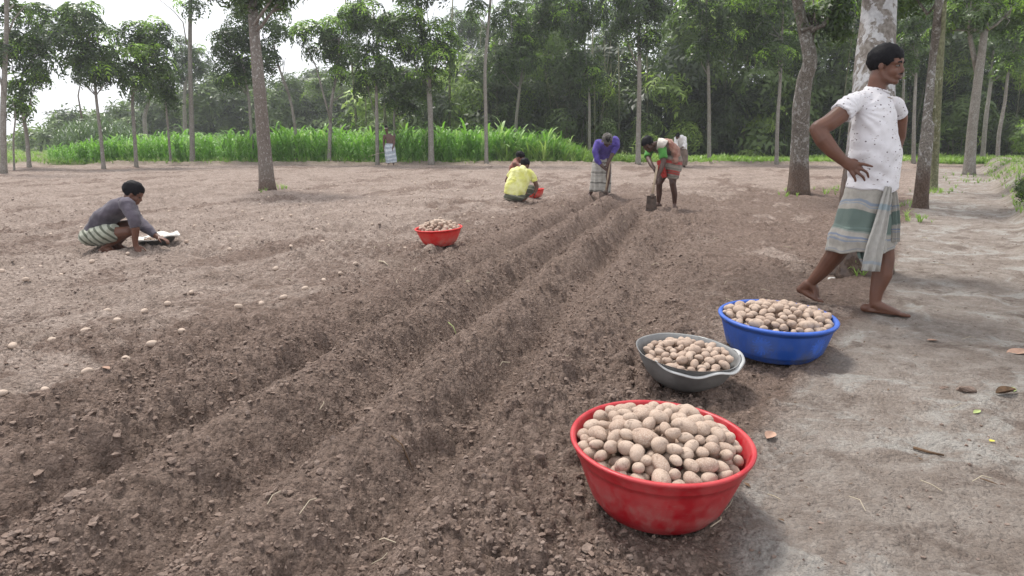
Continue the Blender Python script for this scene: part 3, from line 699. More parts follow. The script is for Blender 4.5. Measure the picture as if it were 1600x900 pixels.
def tree(label, base, wpx, pts, blobs, bark='bark_far', tone=.33, whorl=.42, dens=1.0, young=.2, tpl=None, branches=(), dy=0, name='tree', cat='tree', burl=None, limbs=True, leaf='leaf', n=10):
    """base: pixel of the foot; pts: pixels up the trunk; blobs: leaf masses (cx, cy, rx, ry) in pixels at the tree's own distance"""
    global TREES; TREES += 1; q = np.random.default_rng(TREES * 13 + 5)
    b = G(base[0], base[1]); b.z = gbase(b.x, b.y) - .05; Y = b.y; s = PX(Y)
    t = thing(name, b, label, cat)
    P3 = [np.array(b)] + [np.array(P(x, y, Y + q.uniform(-.15, .15) * (i + 1))) for i, (x, y) in enumerate(pts)]
    r0 = wpx * s / 2; m = len(P3)
    mb = trunk_mesh(P3, [r0 * (1 - .55 * (i / (m - 1)) ** 1.3) for i in range(m)], n, TREES, burl)
    top = P3[-1]; cs = []
    for (x, y, rx, ry) in blobs:
        c = np.array(P(x, y, Y + dy)); dd = q.uniform(-.8, .8) * rx * s; c[1] += dd; cs.append((c, rx * s, ry * s))
    if limbs:
        for c, rx, ry in cs:
            # nearest point of the upper trunk, below the mass
            cand = P3[max(1, m // 3):]; st = min(cand, key=lambda p: np.linalg.norm(p - c) + (4 if p[2] > c[2] else 0)); mid = (st + c) / 2 + q.normal(size=3) * .12 + np.array([0, 0, -.12])
            rb = r0 * .32; mb.tube([st, mid, c, c + (c - mid) * .5], [rb, rb * .75, rb * .5, rb * .2], 5)
            for k in range(3):
                e = c + q.normal(size=3) * np.array([rx, rx, ry]) * .6; mb.tube([mid * .4 + c * .6, (c + e) / 2 + q.normal(size=3) * .08, e], [rb * .5, rb * .3, rb * .12], 4)
    for br in branches:
        pp = [np.array(P(x, y, Y)) for (x, y) in br[1:]]; mb.tube(pp, [br[0] * s * .5 * (1 - .6 * i / (len(pp) - 1)) for i in range(len(pp))], 6)
    me = mb.mesh('trunk'); bark_attr(me, b.z); o = link('trunk', me, M[bark], t); o.matrix_parent_inverse = Matrix.Translation(-b)
    Pt = []; Ax = []; To = []
    for c, rx, ry in cs:
        k = max(4, int(dens * 2.15 * (rx * ry) ** .75 * 16 / (whorl / .42) ** 1.6)); p, d, rr = blob_points(c, (rx, rx * .9, ry), k, q)
        p[:, :] += q.normal(size=p.shape) * .1 * rx
        Pt.append(p); Ax.append(d * .8 + np.array([0, 0, .8])); hi = (d[:, 2] > .15) & (q.random(k) < young * 1.6)  # upper sprays brighter: new growth plus light on crown tops, put into the colour
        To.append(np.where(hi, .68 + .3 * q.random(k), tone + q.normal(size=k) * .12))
    if Pt:
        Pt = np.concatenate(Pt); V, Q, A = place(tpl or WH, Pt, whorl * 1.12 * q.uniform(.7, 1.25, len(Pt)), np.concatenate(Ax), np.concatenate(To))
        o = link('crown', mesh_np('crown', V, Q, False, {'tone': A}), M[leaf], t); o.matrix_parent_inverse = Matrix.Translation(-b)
    return t
T = tree
T('slim grey tree at the far left edge of the picture, leafless low down', (6, 271), 9, [(5, 180), (8, 90), (10, 20), (2, -70)], [(2, 8, 26, 22), (6, 78, 10, 12), (20, -50, 40, 30)], young=.05, dens=.4, branches=[(4, (8, 150), (-4, 110), (-14, 60)), (3, (9, 60), (22, 30), (40, 8))])
T('dark leafy forked tree, second from the left edge of the field', (46, 262), 6, [(42, 215), (36, 180), (32, 140), (45, 70)], [(54, 42, 34, 32), (30, 78, 22, 32), (66, 90, 24, 34), (40, 132, 18, 16), (30, 160, 13, 12), (62, 120, 16, 14)], branches=[(3, (38, 190), (47, 165), (50, 140))], young=.22)
T('thin bare sapling between the two leftmost trees', (22, 266), 3, [(21, 220), (24, 180), (20, 160)], [(22, 165, 9, 9)], dens=.4, limbs=False)
T('tall dark tree with a broad ragged crown, left of the banana-like reeds', (162, 264), 6, [(157, 210), (150, 150), (146, 90)], [(132, 22, 32, 26), (158, 66, 38, 30), (118, 62, 28, 34), (150, 112, 32, 16), (110, 98, 22, 20), (172, 108, 18, 20)], branches=[(3, (128, 185), (122, 150), (128, 115))], young=.25)
T('tree with a dense rounded crown and bright tips, right of the tall dark tree', (213, 262), 6, [(210, 210), (207, 150), (215, 90)], [(205, 52, 26, 24), (238, 52, 24, 26), (205, 92, 34, 28), (245, 92, 24, 30), (224, 132, 26, 14)], young=.4)
T('small leaning tree whose low dark crown hangs beside the rounded tree', (267, 257), 4, [(263, 205), (259, 160), (256, 120)], [(262, 118, 18, 22), (250, 145, 16, 14), (268, 150, 12, 14)], young=.15)
T('tree with a twisted trunk in the gap behind the small leaning tree', (233, 243), 7, [(226, 190), (232, 160), (236, 140)], [(240, 128, 22, 16), (218, 150, 16, 12)], dy=0, young=.15)
T('straight tall pole-like tree with a small tuft at the top, left of the brown trunk', (301, 257), 8, [(300, 200), (297, 100), (297, 0), (297, -90)], [(298, 6, 26, 10), (296, -80, 40, 40)], young=.05, dens=.6, branches=[(2, (292, 70), (286, 35), (272, 18), (250, 0))])
T('pale-stemmed tree standing behind the straight tall one', (290, 241), 7, [(289, 195), (288, 150), (294, 110)], [(288, 82, 22, 24), (306, 92, 22, 22), (294, 108, 24, 14), (280, 118, 16, 12)], young=.3)
T('brown trunk flecked with white, standing alone inside the field', (418, 297), 21, [(412, 220), (404, 130), (397, 50), (391, -30), (385, -120)], [(392, -70, 70, 40), (350, -40, 50, 40), (435, -50, 40, 40), (432, 0, 20, 12)], bark='bark_brown', young=.1, whorl=.3, dens=1.1, branches=[(5, (396, 40), (420, 5), (450, -40))], n=18, name='tree')
T('dark dense tree immediately left of the brown flecked trunk', (396, 256), 6, [(392, 200), (388, 150), (378, 90)], [(348, 66, 20, 22), (375, 40, 26, 34), (352, 104, 24, 24), (378, 88, 24, 28), (368, 128, 26, 16), (385, 0, 24, 20)], young=.12)
T('crooked slim tree with a thin crown, right of the brown flecked trunk', (466, 256), 5, [(461, 200), (452, 150), (436, 105), (428, 70)], [(430, 36, 26, 34), (424, 78, 18, 20), (418, 104, 12, 12)], young=.25, dens=.7, branches=[(2, (452, 150), (440, 125), (446, 90))])
T('forked tree with bright green tops above the middle of the crop', (514, 257), 6, [(516, 200), (518, 160), (527, 110), (530, 60)], [(484, 52, 22, 18), (516, 50, 28, 22), (498, 78, 24, 14), (528, 84, 22, 20), (545, 24, 24, 22), (528, 112, 14, 12)], young=.6, tone=.35, branches=[(4, (517, 190), (506, 150), (494, 105), (480, 75))])
T('leaning companion tree behind the forked one', (522, 235), 5, [(522, 190), (530, 140), (538, 100)], [(548, 58, 22, 30), (556, 20, 20, 20), (560, 122, 18, 14)], young=.1)
T('slim straight tree left of the bare-chested man', (590, 258), 6, [(589, 190), (588, 110), (592, 30)], [(580, 28, 34, 26), (562, 82, 22, 18), (606, 66, 32, 22), (572, 128, 26, 16), (612, 36, 22, 22), (596, 104, 26, 22)], young=.35, tone=.3)
T('short dark bushy tree directly behind the bare-chested man', (617, 256), 5, [(617, 215), (616, 180), (622, 150)], [(640, 128, 34, 26), (616, 152, 26, 16), (662, 146, 16, 12), (636, 168, 18, 8)], young=.12)
T('tree with bright light-green sprays and a rough dark stem, right of the bare-chested man', (674, 258), 9, [(673, 200), (670, 140), (662, 70), (652, 0), (650, -60)], [(640, 36, 28, 26), (684, 56, 28, 26), (690, 92, 28, 24), (668, 118, 30, 18), (640, 76, 26, 20), (655, -30, 60, 30), (700, 66, 16, 22)], young=.55, tone=.35)
T('half-hidden tree with a hanging dark crown behind the bright one', (714, 240), 5, [(713, 190), (712, 150), (716, 110)], [(720, 34, 28, 20), (730, 66, 26, 24), (722, 98, 18, 18), (745, 40, 20, 24)], young=.35)
T('bare pale pole-like tree with no low leaves at the middle of the crop', (760, 258), 6, [(759, 180), (758, 110), (762, 50), (768, -20), (770, -80)], [(765, -60, 60, 40), (745, 10, 20, 10)], dens=.7, young=.05, bark='bark_far')
T('tree leaning right at the end of the crop, with a tall dark crown', (806, 252), 6, [(806, 200), (812, 140), (820, 80)], [(795, 22, 30, 26), (826, 48, 32, 28), (798, 70, 28, 26), (822, 96, 26, 18), (785, 110, 20, 18), (850, 20, 24, 20)], young=.15)
T('slender tree slanting beside the right end of the crop', (822, 238), 5, [(828, 190), (836, 150), (852, 110)], [(862, 96, 28, 22), (844, 128, 20, 16), (872, 60, 26, 26)], young=.2)
T('twin slim tree, left one of the pair behind the purple-shirted man', (921, 252), 5, [(921, 200), (920, 140), (912, 60)], [(890, 42, 34, 28), (900, 88, 30, 22), (924, 118, 22, 18), (880, 0, 40, 26), (925, 20, 26, 24)], young=.16)
T('twin slim tree, right one of the pair behind the purple-shirted man', (939, 244), 5, [(939, 190), (937, 130), (944, 80)], [(944, 72, 24, 24), (958, 40, 22, 22), (950, 104, 22, 14)], young=.25)
T('straight mottled tree between the purple-shirted man and the green-sleeved digger', (997, 258), 8, [(998, 190), (999, 110), (998, 40), (994, -40)], [(985, 8, 42, 26), (1014, 24, 24, 24), (976, 44, 24, 14), (1004, 60, 22, 12), (985, -50, 70, 40), (1022, -6, 26, 24)], young=.12, tone=.2)
T('slim tree with a leaning stem behind the farthest worker in white', (1078, 243), 5, [(1080, 200), (1084, 150), (1090, 90)], [(1064, 78, 24, 16), (1082, 46, 26, 22), (1070, 112, 20, 14)], young=.2)
T('straight pale tree right of the farthest worker in white', (1108, 255), 6, [(1108, 190), (1107, 120), (1104, 60), (1104, -10)], [(1094, 22, 38, 24), (1116, 60, 28, 20), (1136, 28, 24, 22), (1090, 80, 18, 12), (1105, -40, 60, 34)], young=.14)
T('thin tree left of the thick knotted trunk', (1213, 258), 6, [(1215, 190), (1219, 130), (1222, 60), (1224, -20)], [(1196, 26, 38, 22), (1178, 56, 28, 20), (1236, 66, 20, 22), (1208, 84, 28, 14), (1160, 10, 30, 26), (1220, -30, 50, 30)], young=.3, tone=.3)
T('thick dark trunk with a round burl and grey lichen, left of the standing man', (1248, 303), 27, [(1250, 230), (1252, 170), (1258, 125), (1266, 95), (1258, 50), (1246, 0), (1240, -60)], [(1292, 34, 26, 20), (1300, 8, 26, 18), (1230, -60, 120, 40), (1262, 30, 12, 12)], bark='bark_mix', young=.12, whorl=.3, n=20, branches=[(5, (1266, 80), (1274, 40), (1270, -10))])
T('huge pale trunk blotched with lichen directly behind the standing man', (1342, 422), 72, [(1352, 300), (1360, 190), (1366, 90), (1373, 0), (1378, -120), (1384, -260)], [(1380, -520, 420, 150), (1100, -480, 220, 120), (1650, -480, 260, 120)], bark='bark_pale', whorl=.34, dens=.45, young=.1, n=30)
T('leaning tree with a vine up its side, right of the standing man', (1437, 326), 20, [(1444, 250), (1452, 170), (1460, 90), (1468, 0), (1476, -90)], [(1470, -90, 120, 50), (1440, -40, 60, 40)], bark='bark_mix', young=.2, whorl=.3, n=16)
T('slim green-grey tree just behind the leaning one', (1458, 297), 12, [(1462, 230), (1466, 150), (1472, 60), (1478, -40)], [(1478, -80, 90, 45)], bark='bark_green', young=.2, whorl=.3, n=12)
T('tree with a forked upper trunk near the end of the path', (1514, 273), 15, [(1520, 190), (1530, 110), (1538, 50), (1544, -20)], [(1500, 20, 34, 26), (1560, 22, 34, 26), (1540, -40, 90, 40), (1482, 46, 22, 18)], bark='bark_far', young=.25, tone=.35, branches=[(8, (1528, 120), (1516, 60), (1508, 0), (1500, -40))], n=14, whorl=.36)
T('slim tree right of the forked one, close to the wood', (1535, 252), 7, [(1540, 190), (1548, 130), (1552, 80)], [(1552, 66, 26, 20), (1574, 84, 20, 14)], young=.25, tone=.35)
T('slim tree bending right near the right edge of the picture', (1558, 258), 6, [(1561, 210), (1570, 160), (1576, 110), (1590, 60)], [(1580, 100, 24, 16), (1590, 66, 24, 22), (1590, 20, 30, 26)], young=.3, tone=.4)
T('thin straight tree just right of the standing man', (1427, 258), 6, [(1428, 190), (1431, 120), (1434, 50)], [(1428, 66, 24, 18), (1440, 30, 26, 22), (1420, 100, 18, 12)], young=.25, tone=.35)
T("thin trunk seen past the standing man's left shoulder", (1408, 252), 5, [(1409, 200), (1412, 130), (1410, 60)], [(1416, 44, 22, 26), (1404, 10, 24, 22)], young=.25, tone=.35)

# vine on the leaning tree: its own thing
Yv = G(1437, 326).y
mb = MB(); mb.tube([np.array(P(x, y, Yv - .06)) for x, y in ((1456, 210), (1462, 150), (1466, 90), (1474, 45), (1474, 20), (1468, -10))], [.02, .022, .024, .03, .03, .026], 8)
v_ = mb.obj('vine_stem', M['bark_green']); tagit(v_, 'green vine stem climbing the leaning tree right of the standing man', 'vine')

# bright shrub on the bank at the right edge
def shrub(name, label, px, py, w, h, n, size, tone, tpl, Yoff=0, leaf='leaf', young=.4, kind=None):
    b = G(px, py); b.z = gbase(b.x, b.y); s = PX(b.y); q = np.random.default_rng(int(px + py)); t = thing(name, b, label, 'shrub')
    mb = MB()
    for k in range(7):
        a = q.uniform(0, 6.28); e = np.array(b) + np.array([math.cos(a) * w * s * .5, math.sin(a) * w * s * .4, h * s * q.uniform(.5, .95)]); mb.tube([np.array(b), (np.array(b) + e) / 2 + (0, 0, .1), e], [.012, .009, .004], 5)
    o = mb.obj('stems', M['bark_green'], t); o.matrix_parent_inverse = Matrix.Translation(-b)
    p, d, rr = blob_points(np.array(b) + np.array([0, 0, h * s * .5]), (w * s * .5, w * s * .5, h * s * .5), n, q, .2)
    V, Q, A = place(tpl, p, size * q.uniform(.7, 1.2, n), d + np.array([0, 0, .6]), np.where(q.random(n) < young, .85, tone) + q.normal(size=n) * .08)
    o = link('foliage', mesh_np('foliage', V, Q, False, {'tone': A}), M[leaf], t); o.matrix_parent_inverse = Matrix.Translation(-b)
shrub('shrub', 'bright yellow-green shrub on the bank at the right edge of the picture', 1606, 262, 60, 62, 260, .16, .5, WS, young=.5)
shrub('shrub', 'low dull shrub hanging over the path bank below the bright shrub', 1606, 330, 40, 40, 150, .10, .4, WS, young=.15)

# ------------------------------------------------------------------ the wood behind
def wood():
    q = np.random.default_rng(99); Pt = []; Ax = []; To = []; Sz = []
    tops = [(560, 128), (640, 118), (700, 100), (740, 60), (800, 20), (870, -30), (960, 60), (1000, 70), (1040, -10), (1120, -60), (1300, -70), (1700, -70)]
    tx = [a for a, b in tops]; ty = [b for a, b in tops]
    for row, Y in enumerate((44, 48, 53)):
        s = PX(Y)
        for px in np.arange(560 + 25 * row, 1800, 46):
            yt = np.interp(px, tx, ty) + q.uniform(-10, 35) + (30 if row == 0 else 0)
            yb = 236; y = yt
            while y < yb:
                rx = q.uniform(24, 46); ry = q.uniform(18, 34)
                c = np.array(P(px + q.uniform(-28, 28), y + ry, Y + q.uniform(-1.5, 1.5)))
                n = int(24 * (rx * ry) / 900 * (1.25 if row else .8) * (.48 if y < 95 else .92)); p, d, rr = blob_points(c, (rx * s, rx * s, ry * s), n, q, .35)
                keep = np.ones(n, bool)
                if y < 120 and q.random() < .18: keep[:] = False
                if 940 < px < 1050 and y < 115: keep = q.random(n) < .30
                if y > 150: keep = q.random(n) < (.55 if row == 0 else 1)
                k = keep.sum(); base = q.choice([.05, .2, .4, .6, .85], p=[.24, .24, .22, .18, .12])
                Pt.append(p[keep]); Ax.append((d * .7 + np.array([0, 0, .5]))[keep]); To.append(base + q.normal(size=k) * .09); Sz.append(np.full(k, q.uniform(.8, 1.2)))
                y += ry * 1.25
    Pt = np.concatenate(Pt); ok = Pt[:, 2] > .2; V, Q, A = place(WB + WS[:1], Pt[ok], np.concatenate(Sz)[ok], np.concatenate(Ax)[ok], np.concatenate(To)[ok], .08)
    print('wood quads', len(Q)); o = link('wood', mesh_np('wood', V, Q, False, {'tone': A}), M['leaf_w'])
    tagit(o, 'dark dense wood and bamboo thicket behind the field on the right', 'wood', kind='stuff')
    # the fainter tree line beyond the crop on the left
    Pt = []; Ax = []; To = []; Sz = []
    tops = [(-60, 225), (20, 215), (60, 190), (110, 182), (190, 168), (250, 150), (300, 140), (345, 118), (400, 125), (470, 112), (560, 118), (700, 110)]
    tx = [a for a, b in tops]; ty = [b for a, b in tops]
    for row, Y in enumerate((72, 80, 90)):
        s = PX(Y)
        for px in np.arange(-60 + 12 * row, 720, 30):
            yt = np.interp(px, tx, ty) + q.uniform(-8, 20) - (8 if q.random() < .15 else 0); y = yt
            while y < 232:
                rx = q.uniform(14, 30); ry = q.uniform(10, 22); c = np.array(P(px + q.uniform(-16, 16), y + ry, Y + q.uniform(-2, 2)))
                n = int(15 * (rx * ry) / 400 * (.9 if px > 60 else .8)); p, d, rr = blob_points(c, (rx * s, rx * s, ry * s), n, q, .35)
                Pt.append(p); Ax.append(d * .7 + np.array([0, 0, .6])); To.append(q.choice([.2, .4, .55]) + q.normal(size=n) * .1); Sz.append(np.full(n, q.uniform(.9, 1.3))); y += ry * 1.2
    Pt = np.concatenate(Pt); ok = Pt[:, 2] > .2; V, Q, A = place(WS + WB[:1], Pt[ok], np.concatenate(Sz)[ok], np.concatenate(Ax)[ok], np.concatenate(To)[ok], .08)
    print('far wood quads', len(Q)); o = link('far_wood', mesh_np('far_wood', V, Q, False, {'tone': A}), M['leaf_w'])
    tagit(o, 'pale distant line of mixed trees beyond the crop on the left', 'wood', kind='stuff')
wood()
def far_trunks():
    q = random.Random(31); mb = MB()
    for k in range(46):
        px = q.uniform(560, 1620); Y = q.uniform(42, 50); b = P(px, 240, Y); b.z = 0; h = q.uniform(6, 11); ln = q.uniform(-.9, .9)
        r = q.uniform(.03, .09); mb.tube([tuple(b), (b.x + ln * .3, b.y, h * .5), (b.x + ln, b.y, h)], [r, r * .8, r * .4], 6)
    for k in range(60):
        px = q.choice([q.uniform(1080, 1230), q.uniform(1420, 1600), q.uniform(860, 960)]); Y = q.uniform(43, 46); b = P(px, 240, Y); b.z = 0; ln = q.uniform(-1.6, 1.6); h = q.uniform(4, 8)
        mb.tube([tuple(b), (b.x + ln * .35, b.y, h * .55), (b.x + ln, b.y, h)], [.035, .03, .015], 5)
    o = mb.obj('wood_stems', M['bark_green']); tagit(o, 'tangle of thin stems and bamboo canes inside the dark wood', 'wood stems', kind='stuff')
far_trunks()

# ------------------------------------------------------------------ maize, reeds, weeds, grass
def blade_plant(s, nl, h, ll, lw, stalk=True, segs=4, spread=1.0):
    q = np.random.default_rng(s); V = []; Q = []
    if stalk:
        for k in range(2):
            n = len(V); a = k * 1.57; w = .011
            V += [(-w * math.cos(a), -w * math.sin(a), 0), (w * math.cos(a), w * math.sin(a), 0), (w * .5 * math.cos(a), w * .5 * math.sin(a), h), (-w * .5 * math.cos(a), -w * .5 * math.sin(a), h)]; Q.append([n, n + 1, n + 2, n + 3])
    for k in range(nl):
        a = q.uniform(0, 6.28); z = h * (.1 + .85 * k / nl) if stalk else 0.; L = ll * q.uniform(.7, 1.2); el = q.uniform(.85, 1.35); p = np.array([0, 0, z]); w0 = lw * q.uniform(.8, 1.2)
        side = np.array([-math.sin(a), math.cos(a), 0]); n = len(V)
        for j in range(segs + 1):
            f = j / segs; w = w0 * math.sin(math.pi * min(.97, .12 + .88 * f) ** .8) * .5 + .002; V += [p - side * w, p + side * w]
            d = np.array([math.cos(a) * math.cos(el) * spread, math.sin(a) * math.cos(el) * spread, math.sin(el)]); p = p + d * L / segs; el -= q.uniform(.35, .75) * (1 if f > .1 else .4)
            if j < segs: Q.append([n + 2 * j, n + 2 * j + 1, n + 2 * j + 3, n + 2 * j + 2])
    return np.array(V, float), np.array(Q)
def strew(name, label, tpls, pos, size, tone, mat, lean=.08):
    ti = rng.integers(0, len(tpls), len(pos)); Vs = []; Qs = []; As = []; n = 0
    for k in range(len(tpls)):
        s = np.where(ti == k)[0]; V0, Q0 = tpls[k]; m = len(s)
        if not m: continue
        an = rng.uniform(0, 6.28, m); c, sn = np.cos(an)[:, None], np.sin(an)[:, None]; sz = size[s][:, None]
        X = (V0[:, 0] * c - V0[:, 1] * sn) * sz; Y = (V0[:, 0] * sn + V0[:, 1] * c) * sz; Z = V0[:, 2] * sz; lx = rng.normal(size=(m, 1)) * lean
        V = np.stack([X + lx * Z, Y, Z], -1) + pos[s][:, None]; Vs.append(V.reshape(-1, 3)); Qs.append((Q0[None] + (np.arange(m) * len(V0))[:, None, None]).reshape(-1, 4) + n); n += m * len(V0)
        zz = V0[:, 2] / V0[:, 2].max(); As.append(np.clip(tone[s][:, None] + rng.normal(size=(m, len(V0))) * .04 + .0 * zz, 0, 1).ravel())
    o = link(name, mesh_np(name, np.concatenate(Vs), np.concatenate(Qs), False, {'tone': np.concatenate(As)}), mat); tagit(o, label, name.replace('_', ' '), kind='stuff'); print(name, n); return o
MZ = [blade_plant(s, 8, 1.35, .85, .085) for s in range(6)]
RD = [blade_plant(s + 30, 7, 2.0, 1.1, .06) for s in range(4)]
GR = [blade_plant(s + 60, 9, .3, .34, .014, False, 3, .8) for s in range(5)]
WE = [blade_plant(s + 80, 9, .35, .30, .10, False, 2, 1.1) for s in range(5)]
def region(n, x0, x1, Y0, Y1, pw=1.0):
    Y = Y0 + rng.random(n) ** pw * (Y1 - Y0); px = rng.uniform(x0, x1, n); X = (px - 800) / F * Y * .985; return X, Y, px
X, Y, px = region(2300, 80, 905, 33.3, 46, 1.6)
sz = (.88 + rng.normal(size=len(X)) * .15 + .15 * fbm(X * .4, Y * .4, 3, 400)) * np.interp(px, [80, 130, 200, 420, 800, 860, 905], [.5, .7, .85, 1.0, 1.08, .9, .6]) * (1 + (Y - 33) * .006)
tn = .45 + .3 * fbm(X * .6, Y * .6, 3, 401) + rng.normal(size=len(X)) * .12 + .25 * (rng.random(len(X)) < .2)
strew('maize', 'dense bright green maize crop beyond the field', MZ, np.stack([X, Y, np.zeros_like(X)], 1), sz, tn, M['leaf_m'])
X, Y, px = region(300, 92, 215, 37, 46)
strew('reeds', 'tall grey-green reeds at the left end of the crop', RD, np.stack([X, Y, np.zeros_like(X)], 1), rng.uniform(.75, 1.12, len(X)) * np.interp(px, [92, 120, 190, 215], [.7, 1, 1.05, .85]), .35 + rng.normal(size=len(X)) * .15, M['leaf_r'])
X, Y, px = region(1100, 40, 1640, 32.3, 33.6)
strew('verge_grass', 'rough short grass along the low earth bank at the end of the field', GR, np.stack([X, Y, land(X, Y, False)[0]], 1), rng.uniform(.35, .9, len(X)), .4 + rng.normal(size=len(X)) * .2, M['grass'])
X, Y, px = region(3600, 880, 1640, 33.4, 42, 1.2); sc2 = np.interp(px, [830, 900, 980, 1640], [1.5, 1.4, .9, .8])
strew('ground_cover', 'pale green leafy ground cover at the foot of the wood', WE + GR[:2], np.stack([X, Y, np.zeros_like(X)], 1), rng.uniform(.5, 1.5, len(X)) * sc2 * (1 + .5 * fbm(X * .5, Y * .5, 3, 77)), .62 + .35 * fbm(X * .5, Y * .7, 3, 402) + rng.normal(size=len(X)) * .12, M['grass'])
X, Y, px = region(700, 780, 930, 33.2, 40); strew('tall_grass', 'tall feathery grass between the crop and the wood', GR, np.stack([X, Y, np.zeros_like(X)], 1), rng.uniform(2.2, 4.5, len(X)) * np.interp(px, [780, 860, 930], [1, 1, .55]), .5 + rng.normal(size=len(X)) * .15, M['grass'])
# grass tufts at tree feet, and on the right bank
pos = []
for (x, y, w, n) in ((437, 295, 16, 26), (412, 299, 10, 14), (1425, 322, 26, 60), (1465, 300, 26, 60), (1290, 300, 30, 40), (1545, 275, 60, 120), (1530, 285, 40, 60), (1240, 306, 20, 20), (1345, 425, 45, 50), (1420, 345, 40, 40)):
    for k in range(n // 2):
        p = G(x + random.gauss(0, w * .6), y + random.gauss(0, 2.5)); pos.append((p.x, p.y, gbase(p.x, p.y) - .01))
for k in range(900):
    yy = random.uniform(6, 31); xx = 3.55 + .66 * (yy - 4.3) + random.uniform(.2, 2.2); pos.append((xx, yy, gbase(xx, yy)))
pos = np.array(pos); strew('grass_tufts', 'small grass tufts at the foot of the trees and along the path bank', GR, pos, rng.uniform(.2, .55, len(pos)), .45 + rng.normal(size=len(pos)) * .2, M['grass'])
# pale green field far away on the left
X = rng.uniform(-60, -24, 1500); Y = rng.uniform(34, 64, 1500); ok = (X / Y < -.66); X, Y = X[ok], Y[ok]
strew('far_grass', 'pale green open meadow at the far left', GR, np.stack([X, Y, np.zeros_like(X)], 1), rng.uniform(.8, 1.6, len(X)), .55 + rng.normal(size=len(X)) * .12, M['grass'])

# ================================================================== PEOPLE
def v3(*a): return np.array(a, float)
def nrm(a): return a / (np.linalg.norm(a) + 1e-9)
class Fig:
    """a person laid out from joints read off the photograph at the person's own distance Y"""
    def __init__(s, Y, label, foot, name='person'):
        s.Y = Y; b = Vector((P(*foot, Y).x, Y, 0)); s.b = b; s.t = thing(name, b, label, 'person'); s.px = PX(Y)
    def J(s, x, y, dy=0): return np.array(P(x, y, s.Y + dy))
    def chain(s, mb, js, n=12):
        mb.tube([s.J(*j[:3]) for j in js], [j[3] for j in js], n); 
        for j in (js[0], js[-1]):
            mb.ball(s.J(*j[:3]), (j[3] if np.isscalar(j[3]) else min(j[3])) * .98, 10)
    def add(s, name, me, mat, label=None):
        o = link(name, me, M[mat], s.t); o.matrix_parent_inverse = Matrix.Translation(-s.b)
        if label: o['label'] = label
        return o
def head_parts(c, fw, up, s=1.0, detail=True):
    fw = nrm(np.array(fw, float)); lf = nrm(np.cross(up, fw)); up = np.cross(fw, lf); Mx = np.stack([fw, lf, up], 1)
    def W_(x, y, z): return np.array(c) + Mx @ (v3(x, y, z) * s)
    mb = MB(); B = lambda p, r, n=16: mb.ball(W_(*p), np.array(r) * s, n, Mx)
    B((-.012, 0, .042), (.096, .074, .088)); B((.030, 0, -.035), (.062, .058, .078)); B((.066, 0, -.098), (.024, .026, .020), 10); B((.050, 0, .03), (.05, .06, .05))
    for g in (-1, 1):
        mb.tube([W_(-.005, g * .060, -.03), W_(.012, g * .055, -.07), W_(.06, g * .018, -.10)], [.022 * s, .021 * s, .018 * s], 8)
        B((.052, g * .038, -.034), (.032, .028, .032), 10); B((.078, g * .032, .017), (.016, .026, .010), 10)
        B((-.004, g * .077, -.008), (.017, .008, .031), 10); B((-.004, g * .083, -.002), (.020, .005, .022), 10); B((.100, g * .012, -.036), (.012, .009, .009), 8)
    mb.tube([W_(.084, 0, .014), W_(.096, 0, -.012), W_(.105, 0, -.032)], [.009 * s, .011 * s, .0135 * s], 8)
    B((.080, 0, -.066), (.022, .032, .020), 10); B((.094, 0, -.059), (.010, .024, .0065), 8); B((.090, 0, -.076), (.010, .020, .007), 8)
    return mb, W_, Mx
def hair_mesh(W_, Mx, s, seed=0, low=-.055, vol=1.0, fringe=.052):
    V, T = ico(4 if s > .9 else 3); V = V.copy(); c = np.array((-.012, 0, .050)); r = np.array((.110, .088, .096)) * (1 + .06 * (vol - 1) * 3)
    L = V * r + c
    xs = [-.15, -.06, -.02, .0, .025, .05, .075, .12]; zs = [low, low, -.03, .015, -.002, .022, fringe, fringe]
    zm = np.interp(L[:, 0], xs, zs) + .004 * np.sin(L[:, 1] * 160 + seed) + .022 * fbm(L[:, 0] * 120, L[:, 1] * 120, 3, seed + 8)
    below = L[:, 2] < zm; L = np.where(below[:, None], (L - c) * .80 + c, L)
    nn = fbm(L[:, 0] * 60 + L[:, 2] * 40, L[:, 1] * 60 + seed, 3, seed); n2 = fbm(L[:, 0] * 260 + seed, L[:, 1] * 260 + L[:, 2] * 190, 3, seed + 4); L = L + V * (nn * .008 + n2 * .007)[:, None]
    P3 = np.array([W_(*p) for p in L]); return mesh_np('hair', P3, T, True)
def folds(me, amp, sc, seed=0, ax=(1, 0, 0)):
    V = getV(me).astype(float); Nn = getN(me); a = V @ np.array((.8, .5, .35)); b = V @ np.array((-.2, .4, .9))
    d = fbm(a * sc + 1.5 * fbm(b * sc * .6, a * sc * .4, 2, seed + 3), b * sc * .8, 4, seed, .55); d2 = -np.abs(fbm((a - b) * sc * .9, (a + b) * sc * .35, 3, seed + 9)) + .2
    V += Nn * ((d + d2 * .9) * amp)[:, None]; setV(me, V); return me
